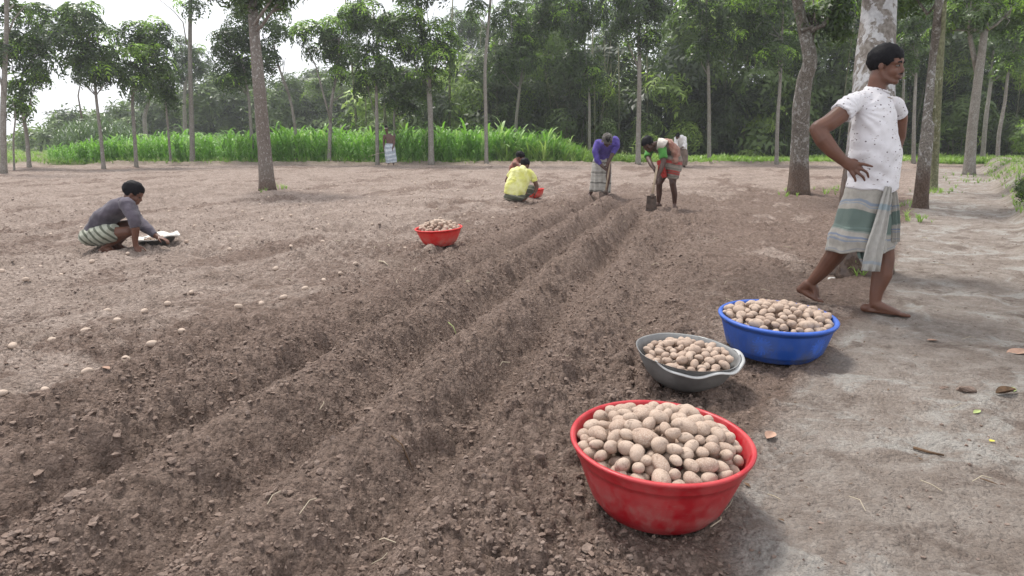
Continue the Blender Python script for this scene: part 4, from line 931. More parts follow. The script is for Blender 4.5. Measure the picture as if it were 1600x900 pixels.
def hand(mb, w, d, n, s=1.0, curl=.5, thumb=1, spread=.12):
    d = nrm(np.array(d, float)); n = nrm(np.array(n, float) - d * np.dot(n, d)); x = np.cross(d, n)
    w = np.array(w, float)
    mb.tube([w, w + d * .035 * s, w + d * .085 * s], [(.027 * s, .017 * s), (.036 * s, .017 * s), (.038 * s, .013 * s)], 12, L=x)
    for k, (o, l) in enumerate(((-.029, .070), (-.010, .078), (.010, .072), (.028, .056))):
        p = w + d * .082 * s + x * o * s; a = nrm(d + x * o * spread * 25 * .3); pts = [p]; an = curl * .35
        for j, q_ in enumerate((.45, .32, .23)):
            p = p + (a * math.cos(an) + n * math.sin(an)) * l * q_ * s; pts.append(p); an += curl * .75
        mb.tube(pts, [.0095 * s, .009 * s, .0082 * s, .0068 * s], 8); mb.ball(pts[-1], .007 * s, 8)
    p = w + d * .02 * s - x * thumb * .026 * s; pts = [p, p + (d * .55 - x * thumb * .75 + n * .25) * .038 * s]; pts.append(pts[-1] + nrm(d - x * thumb * .25 + n * .4) * .034 * s); pts.append(pts[-1] + nrm(d + n * .45) * .024 * s)
    mb.tube(pts, [.014 * s, .0115 * s, .0105 * s, .008 * s], 8); mb.ball(pts[-1], .008 * s, 8)
def foot(mb, ankle, toe_dir, s=1.0, down=.075, L=.235):
    a = np.array(ankle, float); f = nrm(np.array([toe_dir[0], toe_dir[1], 0.])); sd = np.array([-f[1], f[0], 0]); g = a - np.array([0, 0, down * s])
    mb.ball(g - f * .045 * s + (0, 0, .028 * s), np.array((.034, .031, .030)) * s, 10)
    mb.tube([a, g + f * .02 * s + (0, 0, .05 * s), g + f * .09 * s + (0, 0, .030 * s), g + f * .15 * s + (0, 0, .016 * s)], [(.033 * s, .033 * s), (.036 * s, .036 * s), (.038 * s, .026 * s), (.043 * s, .014 * s)], 12, L=sd)
    mb.tube([g - f * .04 * s + (0, 0, .018 * s), g + f * .05 * s + (0, 0, .016 * s), g + f * .15 * s + (0, 0, .012 * s)], [(.028 * s, .018 * s), (.033 * s, .015 * s), (.042 * s, .012 * s)], 12, L=sd)
    for k, (o, l, r) in enumerate(((-.030, .052, .0125), (-.010, .045, .009), (.006, .040, .0085), (.020, .034, .008), (.034, .026, .0075))):
        p = g + f * (.145 - abs(o) * .25 * (k > 1)) * s + sd * o * s + (0, 0, .012 * s); e = p + f * l * s + (0, 0, -.002); mb.tube([p, e], r * s, 8); mb.ball(e, r * s, 8)
def skirt(rings, n=96, pleat=.05, kp=13, seed=0, lift=.12, L=(1, 0, 0)):
    """wrapped cloth: rings = (centre, half width, half depth) from waist to hem"""
    mb = MB(); t = np.linspace(0, 2 * math.pi, n, endpoint=False); V = []; A = []; L = nrm(np.array(L, float)); k = len(rings); sub = 6; out = []
    for i in range(k - 1):
        for j in range(sub):
            f = j / sub; f2 = f * f * (3 - 2 * f); f2 = f * .6 + f2 * .4; a, b = rings[i], rings[i + 1]; out.append((np.array(a[0]) * (1 - f2) + np.array(b[0]) * f2, a[1] * (1 - f2) + b[1] * f2, a[2] * (1 - f2) + b[2] * f2))
    out.append(tuple(np.array(x) if i == 0 else x for i, x in enumerate(rings[-1]))); m = len(out)
    for i, (c, w, d) in enumerate(out):
        v = i / (m - 1); tg = nrm(out[min(i + 1, m - 1)][0] - out[max(i - 1, 0)][0]); x = nrm(L - tg * np.dot(L, tg)); y = np.cross(tg, x)
        amp = pleat * (.15 + .85 * v); wob = 1 + amp * np.sin(kp * t + 1.2 * np.sin(2 * t + seed) + 1.5 * v) + amp * .6 * fbm(t * 3 + seed, 0 * t + v * 2.2, 3, seed) * 2 + .02 * fbm(t * 2 + v * 5, v * 9 + 0 * t, 3, seed + 5)
        z = (.012 * np.sin(2 * t + seed) + .008 * np.sin(5 * t)) * v
        V.append(c + np.outer(np.cos(t) * w * wob, x) + np.outer(np.sin(t) * d * wob, y) + np.outer(z, (0, 0, 1))); A.append(np.full(n, v) + .02 * np.sin(2 * t + 1) * (1 - v))
    # turned-in hem so that the cloth has an inside
    last = V[-1]; cc = out[-1][0]; up = nrm(out[-4][0] - cc)
    for sh, li in ((.97, .0), (.90, lift * .5), (.5, lift)): V.append(cc + (last - cc) * sh + up * li); A.append(np.full(n, 1.0))
    V = np.concatenate(V); Q = gridfaces(m + 3, n, True); A = np.concatenate(A); top = MB(); top.add(V, Q, None, A)
    a0 = len(V); top.add(np.array([out[0][0]]), None, None, 0.0); j = np.arange(n); top.T.append(np.stack([np.full(n, a0), (j + 1) % n, j], 1)); return top.mesh('lungi')
def hoe(label, a, b, bladec, bu, bv, hw, hh, r=.017):
    """a: top of handle, b: head; blade plate with axes bu (across) and bv (down)"""
    a, b = np.array(a), np.array(b); t = thing('hoe', Vector(b), label, 'hoe'); loc = Matrix.Translation(-Vector(b)); mb = MB(); mb.tube([a, (a + b) / 2 + (0, 0, .008), b], [r * .85, r, r * 1.1], 10); o = mb.obj('handle', M['wood'], t); o.matrix_parent_inverse = loc
    bu = nrm(np.array(bu, float)); bv = nrm(np.array(bv, float)); bn = np.cross(bu, bv); c = np.array(bladec, float); mb = MB(); n = 9; V = []
    for f in (1, -1):
        for i in range(n):
            g = i / (n - 1) * 2 - 1; wdt = hw * (.82 + .09 * (g + 1))
            for j in range(n):
                h = j / (n - 1) * 2 - 1; V.append(c + bu * h * wdt + bv * g * hh * (1 - .06 * h * h * (g > 0)) + bn * (f * .004 + .022 * h * h + .015 * g * g))
    V = np.array(V); q1 = gridfaces(n, n); mb.add(V, np.concatenate([q1, q1[:, ::-1] + n * n])); e = [i for i in range(n)] + [i * n + n - 1 for i in range(1, n)] + [(n - 1) * n + j for j in range(n - 2, -1, -1)] + [i * n for i in range(n - 2, 0, -1)]
    mb.Q.append(np.array([[e[i], e[(i + 1) % len(e)], e[(i + 1) % len(e)] + n * n, e[i] + n * n] for i in range(len(e))]))
    o = mb.obj('blade', M['iron'], t); o.matrix_parent_inverse = loc
    mb = MB(); mb.tube([b - nrm(b - a) * .04, b + nrm(b - a) * .03], r * 1.7, 12); mb.tube([c - bv * hh * 1.0 + bn * .012, b + bn * .0], [.022, .024], 8); o = mb.obj('socket', M['iron'], t); o.matrix_parent_inverse = loc

# ---------------------------------------------------------------- 1. the standing man
f = Fig(4.55, 'man in white speckled T-shirt and green banded lungi standing with hand on hip', (1350, 485)); f.b.z = 0; J = f.J
PH = R(38); Fd = v3(math.cos(PH), -math.sin(PH), 0); Ls = v3(math.sin(PH), math.cos(PH), 0)    # facing, and his left
ctr = lambda x, y, dy=0: J(x, y, dy)
HC = J(1384.5, 104, .0); HF = v3(math.cos(R(46)), -math.sin(R(46)), -.02)
hs = .99; hb, HW, HM = head_parts(HC, HF, v3(0, 0, 1), hs)
bd = MB(); bd.V, bd.Q, bd.T, bd.n, bd.A = hb.V, hb.Q, hb.T, hb.n, hb.A
bd.tube([HW(-.025, 0, -.03), J(1373, 124, .01), J(1370, 138, .02), J(1366, 158, .03)], [(.060, .058), (.060, .058), (.064, .060), (.09, .07)], 18, L=Ls)
bd.tube([J(1366, 164, .03), J(1364, 178, .03), J(1364, 230, .02), J(1363, 290, .02)], [(.12, .055), (.16, .085), (.16, .105), (.14, .10)], 20, L=Ls)
# right arm, hand on hip
f.chain(bd, [(1330, 164, -.06, .050), (1314, 178, -.10, .060), (1294, 193, -.12, .055), (1277, 201, -.12, .049)])
f.chain(bd, [(1277, 203, -.12, .049), (1287, 219, -.15, .054), (1301, 236, -.17, .045), (1316, 250, -.18, .034)])
bd.ball(J(1273, 202, -.11), .036, 10)
bd.tube([J(1313, 248, -.18), J(1322, 254, -.19), J(1335, 261, -.20), J(1341, 265, -.2)], [(.028, .020), (.036, .019), (.042, .017), (.040, .014)], 14, L=nrm(J(1341, 252, -.2) - J(1330, 275, -.19)))
for ch in ([(1338, 256, -.205), (1347, 256, -.215), (1355, 258, -.215), (1363, 260, -.21)], [(1339, 262, -.205), (1348, 265, -.22), (1355, 270, -.22), (1357, 277, -.21)], [(1336, 267, -.205), (1343, 272, -.22), (1349, 277, -.22), (1351, 282, -.21)], [(1329, 268, -.20), (1333, 274, -.21), (1336, 279, -.21), (1337, 283, -.205)]):
    pts = [J(*p) for p in ch]; bd.tube(pts, [.0115, .0108, .0098, .0080], 10); bd.ball(pts[-1], .0083, 8); bd.ball(pts[1], .0112, 8)
bd.tube([J(1318, 251, -.16), J(1325, 250, -.13), J(1334, 250, -.10), J(1340, 252, -.09)], [.016, .013, .012, .010], 8)
# left arm on the far side
f.chain(bd, [(1401, 163, .15, .05), (1407, 185, .2, .046), (1405, 215, .23, .042)]); f.chain(bd, [(1405, 215, .23, .040), (1398, 240, .22, .034), (1388, 262, .2, .028)]); hand(bd, J(1388, 262, .2), v3(-.5, -.1, -.7), v3(-.3, -1, 0), 1.0, .5)
# legs
f.chain(bd, [(1350, 300, .0, .085), (1338, 345, .02, .080), (1320, 376, .08, .072), (1304, 399, .14, .066), (1285, 423, .20, .052), (1266, 443, .26, .034)])
f.chain(bd, [(1374, 300, .05, .085), (1378, 345, -.02, .080), (1380, 380, -.06, .068), (1382, 405, -.08, .063), (1378, 430, -.10, .064), (1369, 458, -.12, .042), (1367, 474, -.13, .035)])
foot(bd, J(1366, 473, -.13), v3(.86, -.42, 0), 1.06, .068)
# rear foot, heel lifted
an = J(1264, 442, .26); ball_ = J(1276, 471, .22); ball_[2] = .018; heel = J(1252, 452, .30)
bd.ball(heel, (.036, .036, .034), 12); bd.tube([heel, (heel + an) / 2, an], [.032, .036, .034], 12)
bd.tube([heel, (heel + ball_) / 2 + (0, 0, .0), ball_], [(.034, .028), (.038, .026), (.045, .018)], 14, L=Ls); bd.tube([an, (an + ball_) / 2 + (.015, 0, .015), ball_], [(.034, .034), (.036, .026), (.044, .018)], 14, L=Ls)
for k, o_ in enumerate((-.032, -.014, .002, .017, .031)):
    p = ball_ + Ls * o_; bd.tube([p, p + Fd * (.05 - .005 * k) + (0, 0, -.006)], [.011 - .001 * k, .010 - .001 * k], 8); bd.ball(p + Fd * (.05 - .005 * k) + (0, 0, -.006), .010 - .001 * k, 8)
me = remesh(bd.mesh('body'), .0058, 5, .5, 'body'); f.add('body', me, 'skin')
f.add('hair', hair_mesh(HW, HM, hs, 3, -.080, 1.1, .040), 'hair')
for g in (-1, 1):
    e = MB(); e.ball(HW(.0775, g * .031, .0), (.0115, .0150, .0058), 10, HM); f.add('eye', e.mesh('eye'), 'eye')
    e = MB(); e.ball(HW(.0885, g * .031 - .001, .0), (.0045, .0065, .0062), 8, HM); f.add('pupil', e.mesh('pupil'), 'pupil')
    e = MB(); e.tube([HW(.095, g * .014, .019), HW(.0965, g * .030, .024), HW(.084, g * .052, .018)], [.0045, .0062, .0035], 8); f.add('eyebrow', e.mesh('eyebrow'), 'hair')
    e = MB(); e.tube([HW(.088, g * .018, .0055), HW(.0905, g * .031, .0085), HW(.082, g * .046, .004)], [.002, .0024, .002], 6); f.add('eyelid', e.mesh('eyelid'), 'skin')
e = MB(); e.tube([HW(.086, -.026, -.053), HW(.1015, -.012, -.0495), HW(.1045, 0, -.048), HW(.1015, .012, -.0495), HW(.086, .026, -.053)], [(.002, .002), (.0036, .003), (.003, .003), (.0036, .003), (.002, .002)], 8); f.add('moustache', e.mesh('moustache'), 'hair')
for (nm, zc, th, xx) in (('upper_lip', -.059, .0042, .104), ('lower_lip', -.0765, .0050, .101)):
    e = MB(); e.tube([HW(.082, -.026, -.067), HW(xx - .005, -.013, zc), HW(xx, 0, zc), HW(xx - .005, .013, zc), HW(.082, .026, -.067)], [.003, th, th * 1.1, th, .003], 8); f.add(nm, e.mesh(nm), 'lip')
e = MB(); e.ball(HW(.094, 0, -.067), (.006, .017, .0055), 10, HM); f.add('mouth', e.mesh('mouth'), 'pupil')
e = MB(); e.ball(HW(.0975, 0, -.0635), (.0045, .013, .0028), 10, HM); f.add('teeth', e.mesh('teeth'), 'teeth')
# T-shirt
sh = MB()
sh.tube([J(1370, 135, .02), J(1369, 142, .025), J(1367, 151, .03), J(1366, 163, .03), J(1366, 180, .025), J(1365, 210, .02), J(1367, 240, .01), J(1365, 268, .01), J(1361, 299, .01)], [(.068, .066), (.102, .078), (.150, .086), (.186, .106), (.198, .128), (.192, .142), (.190, .158), (.186, .156), (.184, .155)], 40, L=Ls)
sh.tube([J(1354, 152, -.04), J(1340, 157, -.06), J(1326, 166, -.085), J(1314, 177, -.105)], [.045, .058, .067, .075], 18); sh.tube([J(1390, 158, .10), J(1399, 166, .15), J(1403, 180, .19)], [.052, .060, .064], 18)
me = remesh(sh.mesh('tshirt'), .007, 4, .5, 'tshirt')
V = getV(me).astype(float); Nn = getN(me)
# neckline: pull the top opening in under the neck
topz = J(1369, 147, .02)[2]; nk = J(1372, 143, .02)
a = (V - J(1345, 200, 0)) ; rr_ = np.hypot(a[:, 0], a[:, 2]); ang = np.arctan2(a[:, 2], a[:, 0])
arm = J(1340, 172, -.1); q1 = V - arm; dist = np.linalg.norm(q1, axis=1); fan = np.arctan2(q1[:, 2], q1[:, 0])
pull = .0028 * np.sin(fan * 17 + 2.2 * fbm(fan * 2, dist * 6, 2, 5)) * np.exp(-((dist - .13) / .09) ** 2)
waist = J(1345, 270, -.1); q2 = V - waist; d2 = np.linalg.norm(q2 * (1, 1, 1.0), axis=1)
pull += .005 * np.sin((V[:, 2] * 62 + V[:, 0] * 22) + 3 * fbm(V[:, 0] * 9, V[:, 2] * 9, 3, 8)) * np.exp(-(d2 / .20) ** 2)
pull += .0028 * np.sin((V[:, 2] * 40 - V[:, 0] * 60) + 5 * fbm(V[:, 0] * 6, V[:, 2] * 6, 3, 18)) * np.exp(-((V[:, 2] - waist[2] - .12) / .12) ** 2)
lap = .010 * fbm(V[:, 0] * 9 + V[:, 1] * 4, V[:, 2] * 11, 4, 4)
keep_ = np.clip((dist) / .05, 0, 1); V += Nn * ((pull + lap) * 1.0)[:, None]
hemz = J(1361, 292, .01)[2]; low = V[:, 2] < hemz; V[low, 2] = hemz + (V[low, 2] - hemz) * .6 + .012 * np.sin(V[low, 0] * 30)
V[:, 2] += (V[:, 0] < P(1350, 290, 4.5).x) * np.clip((P(1350, 290, 4.5).x - V[:, 0]) * .3, 0, .03) * sst(.0, .12, hemz + .12 - V[:, 2])
fr_ = sst(.0, .07, (V - nk) @ Fd) * sst(J(1370, 152)[2], J(1370, 139)[2], V[:, 2]); V[:, 2] -= .030 * fr_; setV(me, V); f.add('tshirt', me, 'tee')
e = MB(); ring = [nk + v3(0, 0, .022) + (Ls * math.cos(a_) * .069 + Fd * (math.sin(a_) * .067 + .0)) + v3(0, 0, .006 - .036 * (math.sin(a_) * .5 + .5) ** 1.5) for a_ in np.linspace(0, 2 * math.pi, 40)]
e.tube(ring, [.0065] * 40, 8, False); f.add('collar', e.mesh('collar'), 'tee')
e = MB(); ring = [J(1370, 147, .02) + (Ls * math.cos(a_) * .084 + Fd * (math.sin(a_) * .088 + .004)) + v3(0, 0, .016 - .045 * (math.sin(a_) * .5 + .5)) for a_ in np.linspace(.1, 3.04, 24)]
e.tube(ring, [.0022] * 24, 6, False); f.add('necklace', e.mesh('necklace'), 'thread')
# lungi
me = skirt([(J(1361, 274, .01), .160, .130), (J(1358, 300, .01), .182, .150), (J(1354, 325, .02), .202, .170), (J(1349, 352, .03), .216, .188), (J(1345, 372, .03), .226, .206), (J(1344, 389, .03), .232, .216)], 140, .035, 11, 2, .16, Ls); 
V = getV(me).astype(float); hx = P(1344, 385, 4.55).x; V[:, 2] += sst(P(1344, 350, 4.55).z, P(1344, 389, 4.55).z, V[:, 2]) * np.clip(V[:, 0] - hx - .02, 0, .3) * .22; V += getN(me) * (.010 * fbm(V[:, 0] * 8 + V[:, 2] * 14, V[:, 2] * 6 - V[:, 0] * 10, 4, 55))[:, None]; setV(me, V)
f.add('lungi', me, 'lungi1')
def hang(pts, ws, th, mat, name, L, k=3):
    mb = MB(); n = 28; t = np.linspace(0, 2 * math.pi, n, endpoint=False); V = []; A = []; m = len(pts)
    for i, (p, w) in enumerate(zip(pts, ws)):
        tg = nrm(pts[min(i + 1, m - 1)] - pts[max(i - 1, 0)]); x = nrm(L - tg * np.dot(L, tg)); y = np.cross(tg, x); u = np.cos(t)
        V.append(p + np.outer(u * w, x) + np.outer(np.sin(t) * th * (1 - .3 * u * u) + .014 * np.sin(u * k * 2.2 + i * .3), y)); A.append(np.full(n, i / (m - 1)))
    mb.add(np.concatenate(V), gridfaces(m, n, True), [[(m - 1) * n, (m - 1) * n + j, (m - 1) * n + j + 1] for j in range(1, n - 1)], np.concatenate(A)); return f.add(name, mb.mesh(name), mat)
Lc = v3(.96, -.1, .1)
hang([J(1388, 292, -.17), J(1384, 312, -.185), J(1379, 335, -.20), J(1373, 360, -.215), J(1366, 385, -.225), J(1362, 405, -.23), J(1359, 423, -.23)], [.02, .03, .038, .046, .054, .058, .060], .014, 'fold1', 'hanging_fold', Lc)
hang([J(1352, 378, -.12), J(1350, 398, -.15), J(1352, 415, -.17)], [.05, .045, .02], .012, 'green', 'inner_fold', Lc); bpy.data.objects['inner_fold'].data.materials[0] = M['lungi1']
hang([J(1394, 300, -.10), J(1397, 325, -.11), J(1398, 350, -.12), J(1396, 378, -.13)], [.03, .035, .04, .045], .018, 'lungi1', 'side_pleats', Lc, 5)

# ---------------------------------------------------------------- generic worker
def worker(Y, label, foot_px, spec):
    global f
    f = Fig(Y, label, foot_px); J = f.J; z = spec.get('vox', .009); s = spec.get('s', 1.0)
    hb, HW, HM = head_parts(J(*spec['head']), spec['face'], np.array(spec.get('up', (0, 0, 1)), float), s)
    bd = hb; L = np.array(spec.get('L', (1, 0, 0)), float)
    bd.tube([HW(-.02, 0, -.03)] + [J(*p) for p in spec['neck']], [.052 * s] + [.055 * s] * len(spec['neck']), 10)
    bd.tube([J(*p[:3]) for p in spec['torso']], [(p[3] * .85, p[4] * .85) for p in spec['torso']], 14, L=L)
    for ch in spec['limbs']: f.chain(bd, ch, 10)
    for (w, d, n, c, th) in spec.get('hands', []): hand(bd, J(*w), d, n, .98 * s, c, th)
    for (a, d) in spec.get('feet', []): foot(bd, J(*a), d, .95 * s, a[3] if len(a) > 3 else .07) if len(a) <= 3 else foot(bd, J(*a[:3]), d, .95 * s, a[3])
    f.add('body', remesh(bd.mesh('body'), z, 5, .5, 'body'), spec.get('skin', 'skin'))
    f.add('hair', hair_mesh(HW, HM, s * .95, 5, spec.get('low', -.05), spec.get('vol', 1.0)), 'hair')
    for g in (-1, 1):
        e = MB(); e.ball(HW(.078, g * .031, .0), (.012 * s, .015 * s, .007 * s), 8, HM); f.add('eye', e.mesh('eye'), 'pupil')
    if spec.get('shirt'):
        sh = MB(); sh.tube([J(*p[:3]) for p in spec['torso']], [(p[3], p[4]) for p in spec['torso']], 24, L=L)
        for p in (spec['torso'][0], spec['torso'][-1]): sh.ball(J(*p[:3]), min(p[3], p[4]) * .9, 12)
        for sl in spec.get('sleeves', []): sh.tube([J(*p[:3]) for p in sl], [p[3] for p in sl], 14); sh.ball(J(*sl[0][:3]), sl[0][3] * .95, 10)
        for x in spec.get('extra_shirt', []): sh.ball(J(*x[:3]), x[3:6], 12)
        me = folds(remesh(sh.mesh('shirt'), spec.get('cvox', .012), 4, .5, 'shirt'), spec.get('amp', .02), 9, 3); f.add('shirt', me, spec['shirt'])
    return f, HW, HM
def wrap(f, parts, mat, axis, off, span, name='lungi', vox=.012, amp=.015, it=4):
    mb = MB()
    for p in parts:
        if p[0] == 'b': mb.ball(f.J(*p[1:4]), p[4:7], 16)
        else: mb.tube([f.J(*q[:3]) for q in p[1]], [q[3] for q in p[1]], 18, L=(p[2] if len(p) > 2 else None))
    me = folds(remesh(mb.mesh(name), vox, it, .5, name), amp, 10, 21); V = getV(me); t = (V @ np.array(axis, float) - off) / span + .03 * fbm(V[:, 0] * 8, V[:, 2] * 8, 2, 9)
    at = me.attributes.get('tone') or me.attributes.new('tone', 'FLOAT', 'POINT'); at.data.foreach_set('value', t.astype(np.float32)); return f.add(name, me, mat)

# ---------------------------------------------------------------- 2. squatting worker on the left
Y2 = G(185, 391).y
f, HW, HM = worker(Y2, 'worker in a charcoal long-sleeved shirt squatting alone at the left of the field', (170, 392), dict(
    head=(207, 303, 0), face=(.80, .35, -.50), up=(.35, .1, .9), neck=[(200, 313, 0), (192, 322, 0)], L=(0, 1, 0), s=.96, low=-.06, skin='skin', vox=.0075, cvox=.010,
    torso=[(199, 319, 0, .15, .085), (187, 326, 0, .195, .105), (170, 337, 0, .17, .11), (156, 350, 0, .16, .11), (148, 363, 0, .15, .105)],
    limbs=[[(160, 367, .12, .085), (184, 355, .16, .07), (206, 350, .15, .055)], [(206, 350, .15, .055), (192, 368, .12, .05), (180, 383, .10, .038)],
           [(152, 368, -.1, .09), (176, 366, -.14, .075), (199, 362, -.13, .058)], [(199, 362, -.13, .055), (180, 374, -.12, .05), (163, 387, -.10, .038)],
           [(200, 322, -.15, .055), (208, 340, -.2, .047), (212, 358, -.2, .040), (211, 372, -.2, .032), (212, 384, -.2, .026)],
           [(204, 324, .14, .055), (216, 344, .10, .045), (232, 359, .02, .038), (244, 369, -.02, .030), (248, 371, -.03, .026)]],
    hands=[((212, 384, -.2), (.35, -.1, -.8), (.6, -.6, .2), .4, 1), ((248, 371, -.03), (.9, -.2, -.25), (0, -.2, -1), .6, 1)],
    feet=[((181, 384, .10, .05), (.95, -.1)), ((163, 388, -.10, .05), (.95, -.2))],
    shirt='greyshirt', sleeves=[[(199, 320, -.13, .088), (208, 340, -.2, .068), (212, 356, -.2, .056)], [(203, 323, .13, .074), (216, 344, .10, .064), (232, 359, .02, .055), (243, 368, -.02, .044)]]))
wrap(f, [('b', 152, 369, 0, .15, .19, .115), ('t', [(150, 370, -.10, .115), (168, 366, -.14, .11), (182, 361, -.15, .085)]), ('t', [(150, 372, .1, .11), (170, 368, .14, .10), (186, 361, .15, .08)]), ('b', 160, 377, -.05, .12, .12, .06)], 'lungi2', (.7, .2, .7), -2.6, .45, vox=.010, amp=.022)
# ---------------------------------------------------------------- 3. yellow shirt, from behind
Y3 = G(812, 319).y
f, HW, HM = worker(Y3, 'worker in a pale yellow T-shirt squatting with his back to the camera', (808, 318), dict(
    head=(820, 258, .10), face=(.55, .65, -.55), up=(.2, .3, .9), neck=[(818, 265, .04), (816, 271, 0)], L=(1, .1, 0), s=.92, skin='skin', vox=.010,
    torso=[(817, 264, 0, .12, .085), (814, 272, -.02, .20, .11), (810, 284, -.05, .205, .12), (805, 296, -.08, .20, .13), (803, 305, -.08, .19, .12)],
    limbs=[[(812, 305, -.03, .085), (828, 297, .1, .07), (837, 292, .2, .06)], [(836, 292, .2, .055), (824, 304, .14, .048), (814, 317, .02, .036)], [(800, 306, .0, .085), (812, 298, .3, .07)], [(812, 298, .3, .05), (806, 316, .08, .036)],
           [(829, 271, .02, .055), (835, 281, .02, .046), (839, 292, .0, .040), (837, 299, -.02, .03)], [(799, 271, .02, .055), (792, 282, .1, .045), (800, 290, .25, .04)]],
    hands=[((837, 299, -.02), (-.3, 0, -.9), (-.9, 0, .2), .7, 1)], feet=[((814, 316, .0, .045), (.3, .8)), ((805, 316, .05, .045), (.2, .9))],
    shirt='yellow', sleeves=[[(826, 269, .0, .075), (834, 278, .02, .068), (836, 284, .02, .066)], [(802, 268, .0, .075), (795, 277, .06, .066)]]))
wrap(f, [('b', 804, 307, -.06, .21, .17, .10), ('t', [(808, 306, 0, .11), (826, 298, .1, .09), (834, 294, .18, .075)]), ('t', [(800, 307, 0, .11), (812, 300, .25, .09)])], 'lungi3', (.3, 0, 1), -.2, .5)
# ---------------------------------------------------------------- 4. the one squatting behind him
Y4 = 14.6
f, HW, HM = worker(Y4, 'worker in a red-brown wrap squatting half hidden behind the yellow-shirted one', (806, 296), dict(
    head=(812, 246, 0), face=(.7, -.2, -.5), neck=[(808, 251, 0), (806, 255, 0)], L=(0, 1, 0), s=.92, skin='skin', vox=.012, vol=1.1,
    torso=[(806, 253, 0, .13, .08), (803, 262, 0, .17, .11), (802, 275, 0, .16, .11), (803, 286, 0, .15, .1)],
    limbs=[[(803, 286, -.1, .09), (820, 278, -.1, .06)], [(820, 278, -.1, .05), (812, 296, -.05, .036)], [(803, 286, .1, .09), (820, 278, .1, .06)], [(820, 278, .1, .05), (812, 296, .1, .036)], [(804, 256, -.15, .05), (812, 266, -.16, .042), (822, 272, -.15, .03)], [(806, 256, .15, .05), (816, 266, .16, .04), (826, 270, .1, .03)]],
    hands=[((822, 272, -.15), (1, 0, -.3), (0, 0, -1), .5, 1), ((826, 270, .1), (1, 0, -.3), (0, 0, -1), .5, 1)],
    feet=[((811, 294, -.05, .04), (1, 0)), ((812, 293, .1, .04), (1, 0))], shirt='redbrown', sleeves=[[(805, 255, -.12, .07), (812, 265, -.16, .06)]]))
wrap(f, [('b', 804, 287, 0, .17, .19, .10), ('t', [(805, 286, -.1, .11), (818, 279, -.1, .08)]), ('t', [(805, 286, .1, .11), (818, 279, .1, .08)])], 'lungi3', (.3, 0, 1), -.2, .5)
# ---------------------------------------------------------------- 5. purple shirt, bent over a hoe
Y5 = G(935, 309).y
f, HW, HM = worker(Y5, 'worker in a purple long-sleeved shirt and pale checked lungi bent over a hoe', (935, 308), dict(
    head=(949, 220, -.42), face=(.05, -.62, -.78), up=(0, -.7, .6), neck=[(948, 219, -.28), (947, 222, -.2)], L=(1, 0, -.1), s=.95, skin='skin_d', vox=.011, low=-.06,
    torso=[(949, 222, -.26, .14, .09), (947, 226, -.18, .20, .11), (944, 236, -.06, .17, .12), (940, 247, .03, .165, .12)],
    limbs=[[(936, 248, .02, .09), (933, 275, -.02, .07), (927, 292, .02, .05), (921, 305, .02, .036)], [(948, 248, .02, .09), (949, 275, -.10, .07), (948, 290, -.08, .05), (947, 301, -.08, .036)],
           [(935, 223, -.2, .055), (930, 238, -.24, .047), (934, 252, -.3, .04), (943, 262, -.36, .030)], [(962, 220, -.2, .055), (963, 232, -.22, .047), (956, 243, -.3, .04), (950, 255, -.37, .030)]],
    hands=[((942, 261, -.36), (.7, -.1, -.6), (.3, -.8, .3), 1.3, 1), ((951, 253, -.37), (-.35, -.1, -.8), (-.4, -.8, 0), 1.3, -1)],
    feet=[((921, 304, .02), (-.1, -1)), ((947, 300, -.08), (.3, -1))], shirt='purple', amp=.025,
    sleeves=[[(935, 222, -.18, .075), (930, 237, -.24, .066), (933, 250, -.29, .056), (939, 257, -.34, .045)], [(962, 219, -.18, .078), (963, 231, -.22, .066), (957, 241, -.29, .058)]]))
e = MB(); e.ball(HW(-.02, 0, .055), (.120, .103, .094), 16, HM); e.tube([HW(.07, -.07, .03), HW(.10, 0, .045), HW(.07, .07, .03), HW(-.04, .095, .01), HW(-.12, .03, -.01), HW(-.12, -.03, -.01), HW(-.04, -.095, .01), HW(.07, -.07, .03)], .022, 8)
e.tube([HW(-.02, 0, .10), HW(-.03, .01, .17)], [.05, .02], 8); f.add('head_scarf', folds(remesh(e.mesh('head_scarf'), .010, 3, .5), .02, 14, 5), 'headcloth')
J = f.J
f.add('lungi', skirt([(J(941, 243, .05), .15, .13), (J(940, 256, .04), .19, .16), (J(939, 272, .02), .195, .17), (J(938, 288, .01), .20, .17), (J(937, 300, .01), .20, .16)], 100, .10, 11, 4, .15), 'lungi5')
hoe('hoe with a long wooden handle held by the purple-shirted worker', J(955, 240, -.30), J(946, 301, -.42), J(944, 306, -.46), (1, .1, 0), (.1, -.35, -.7), .10, .09)
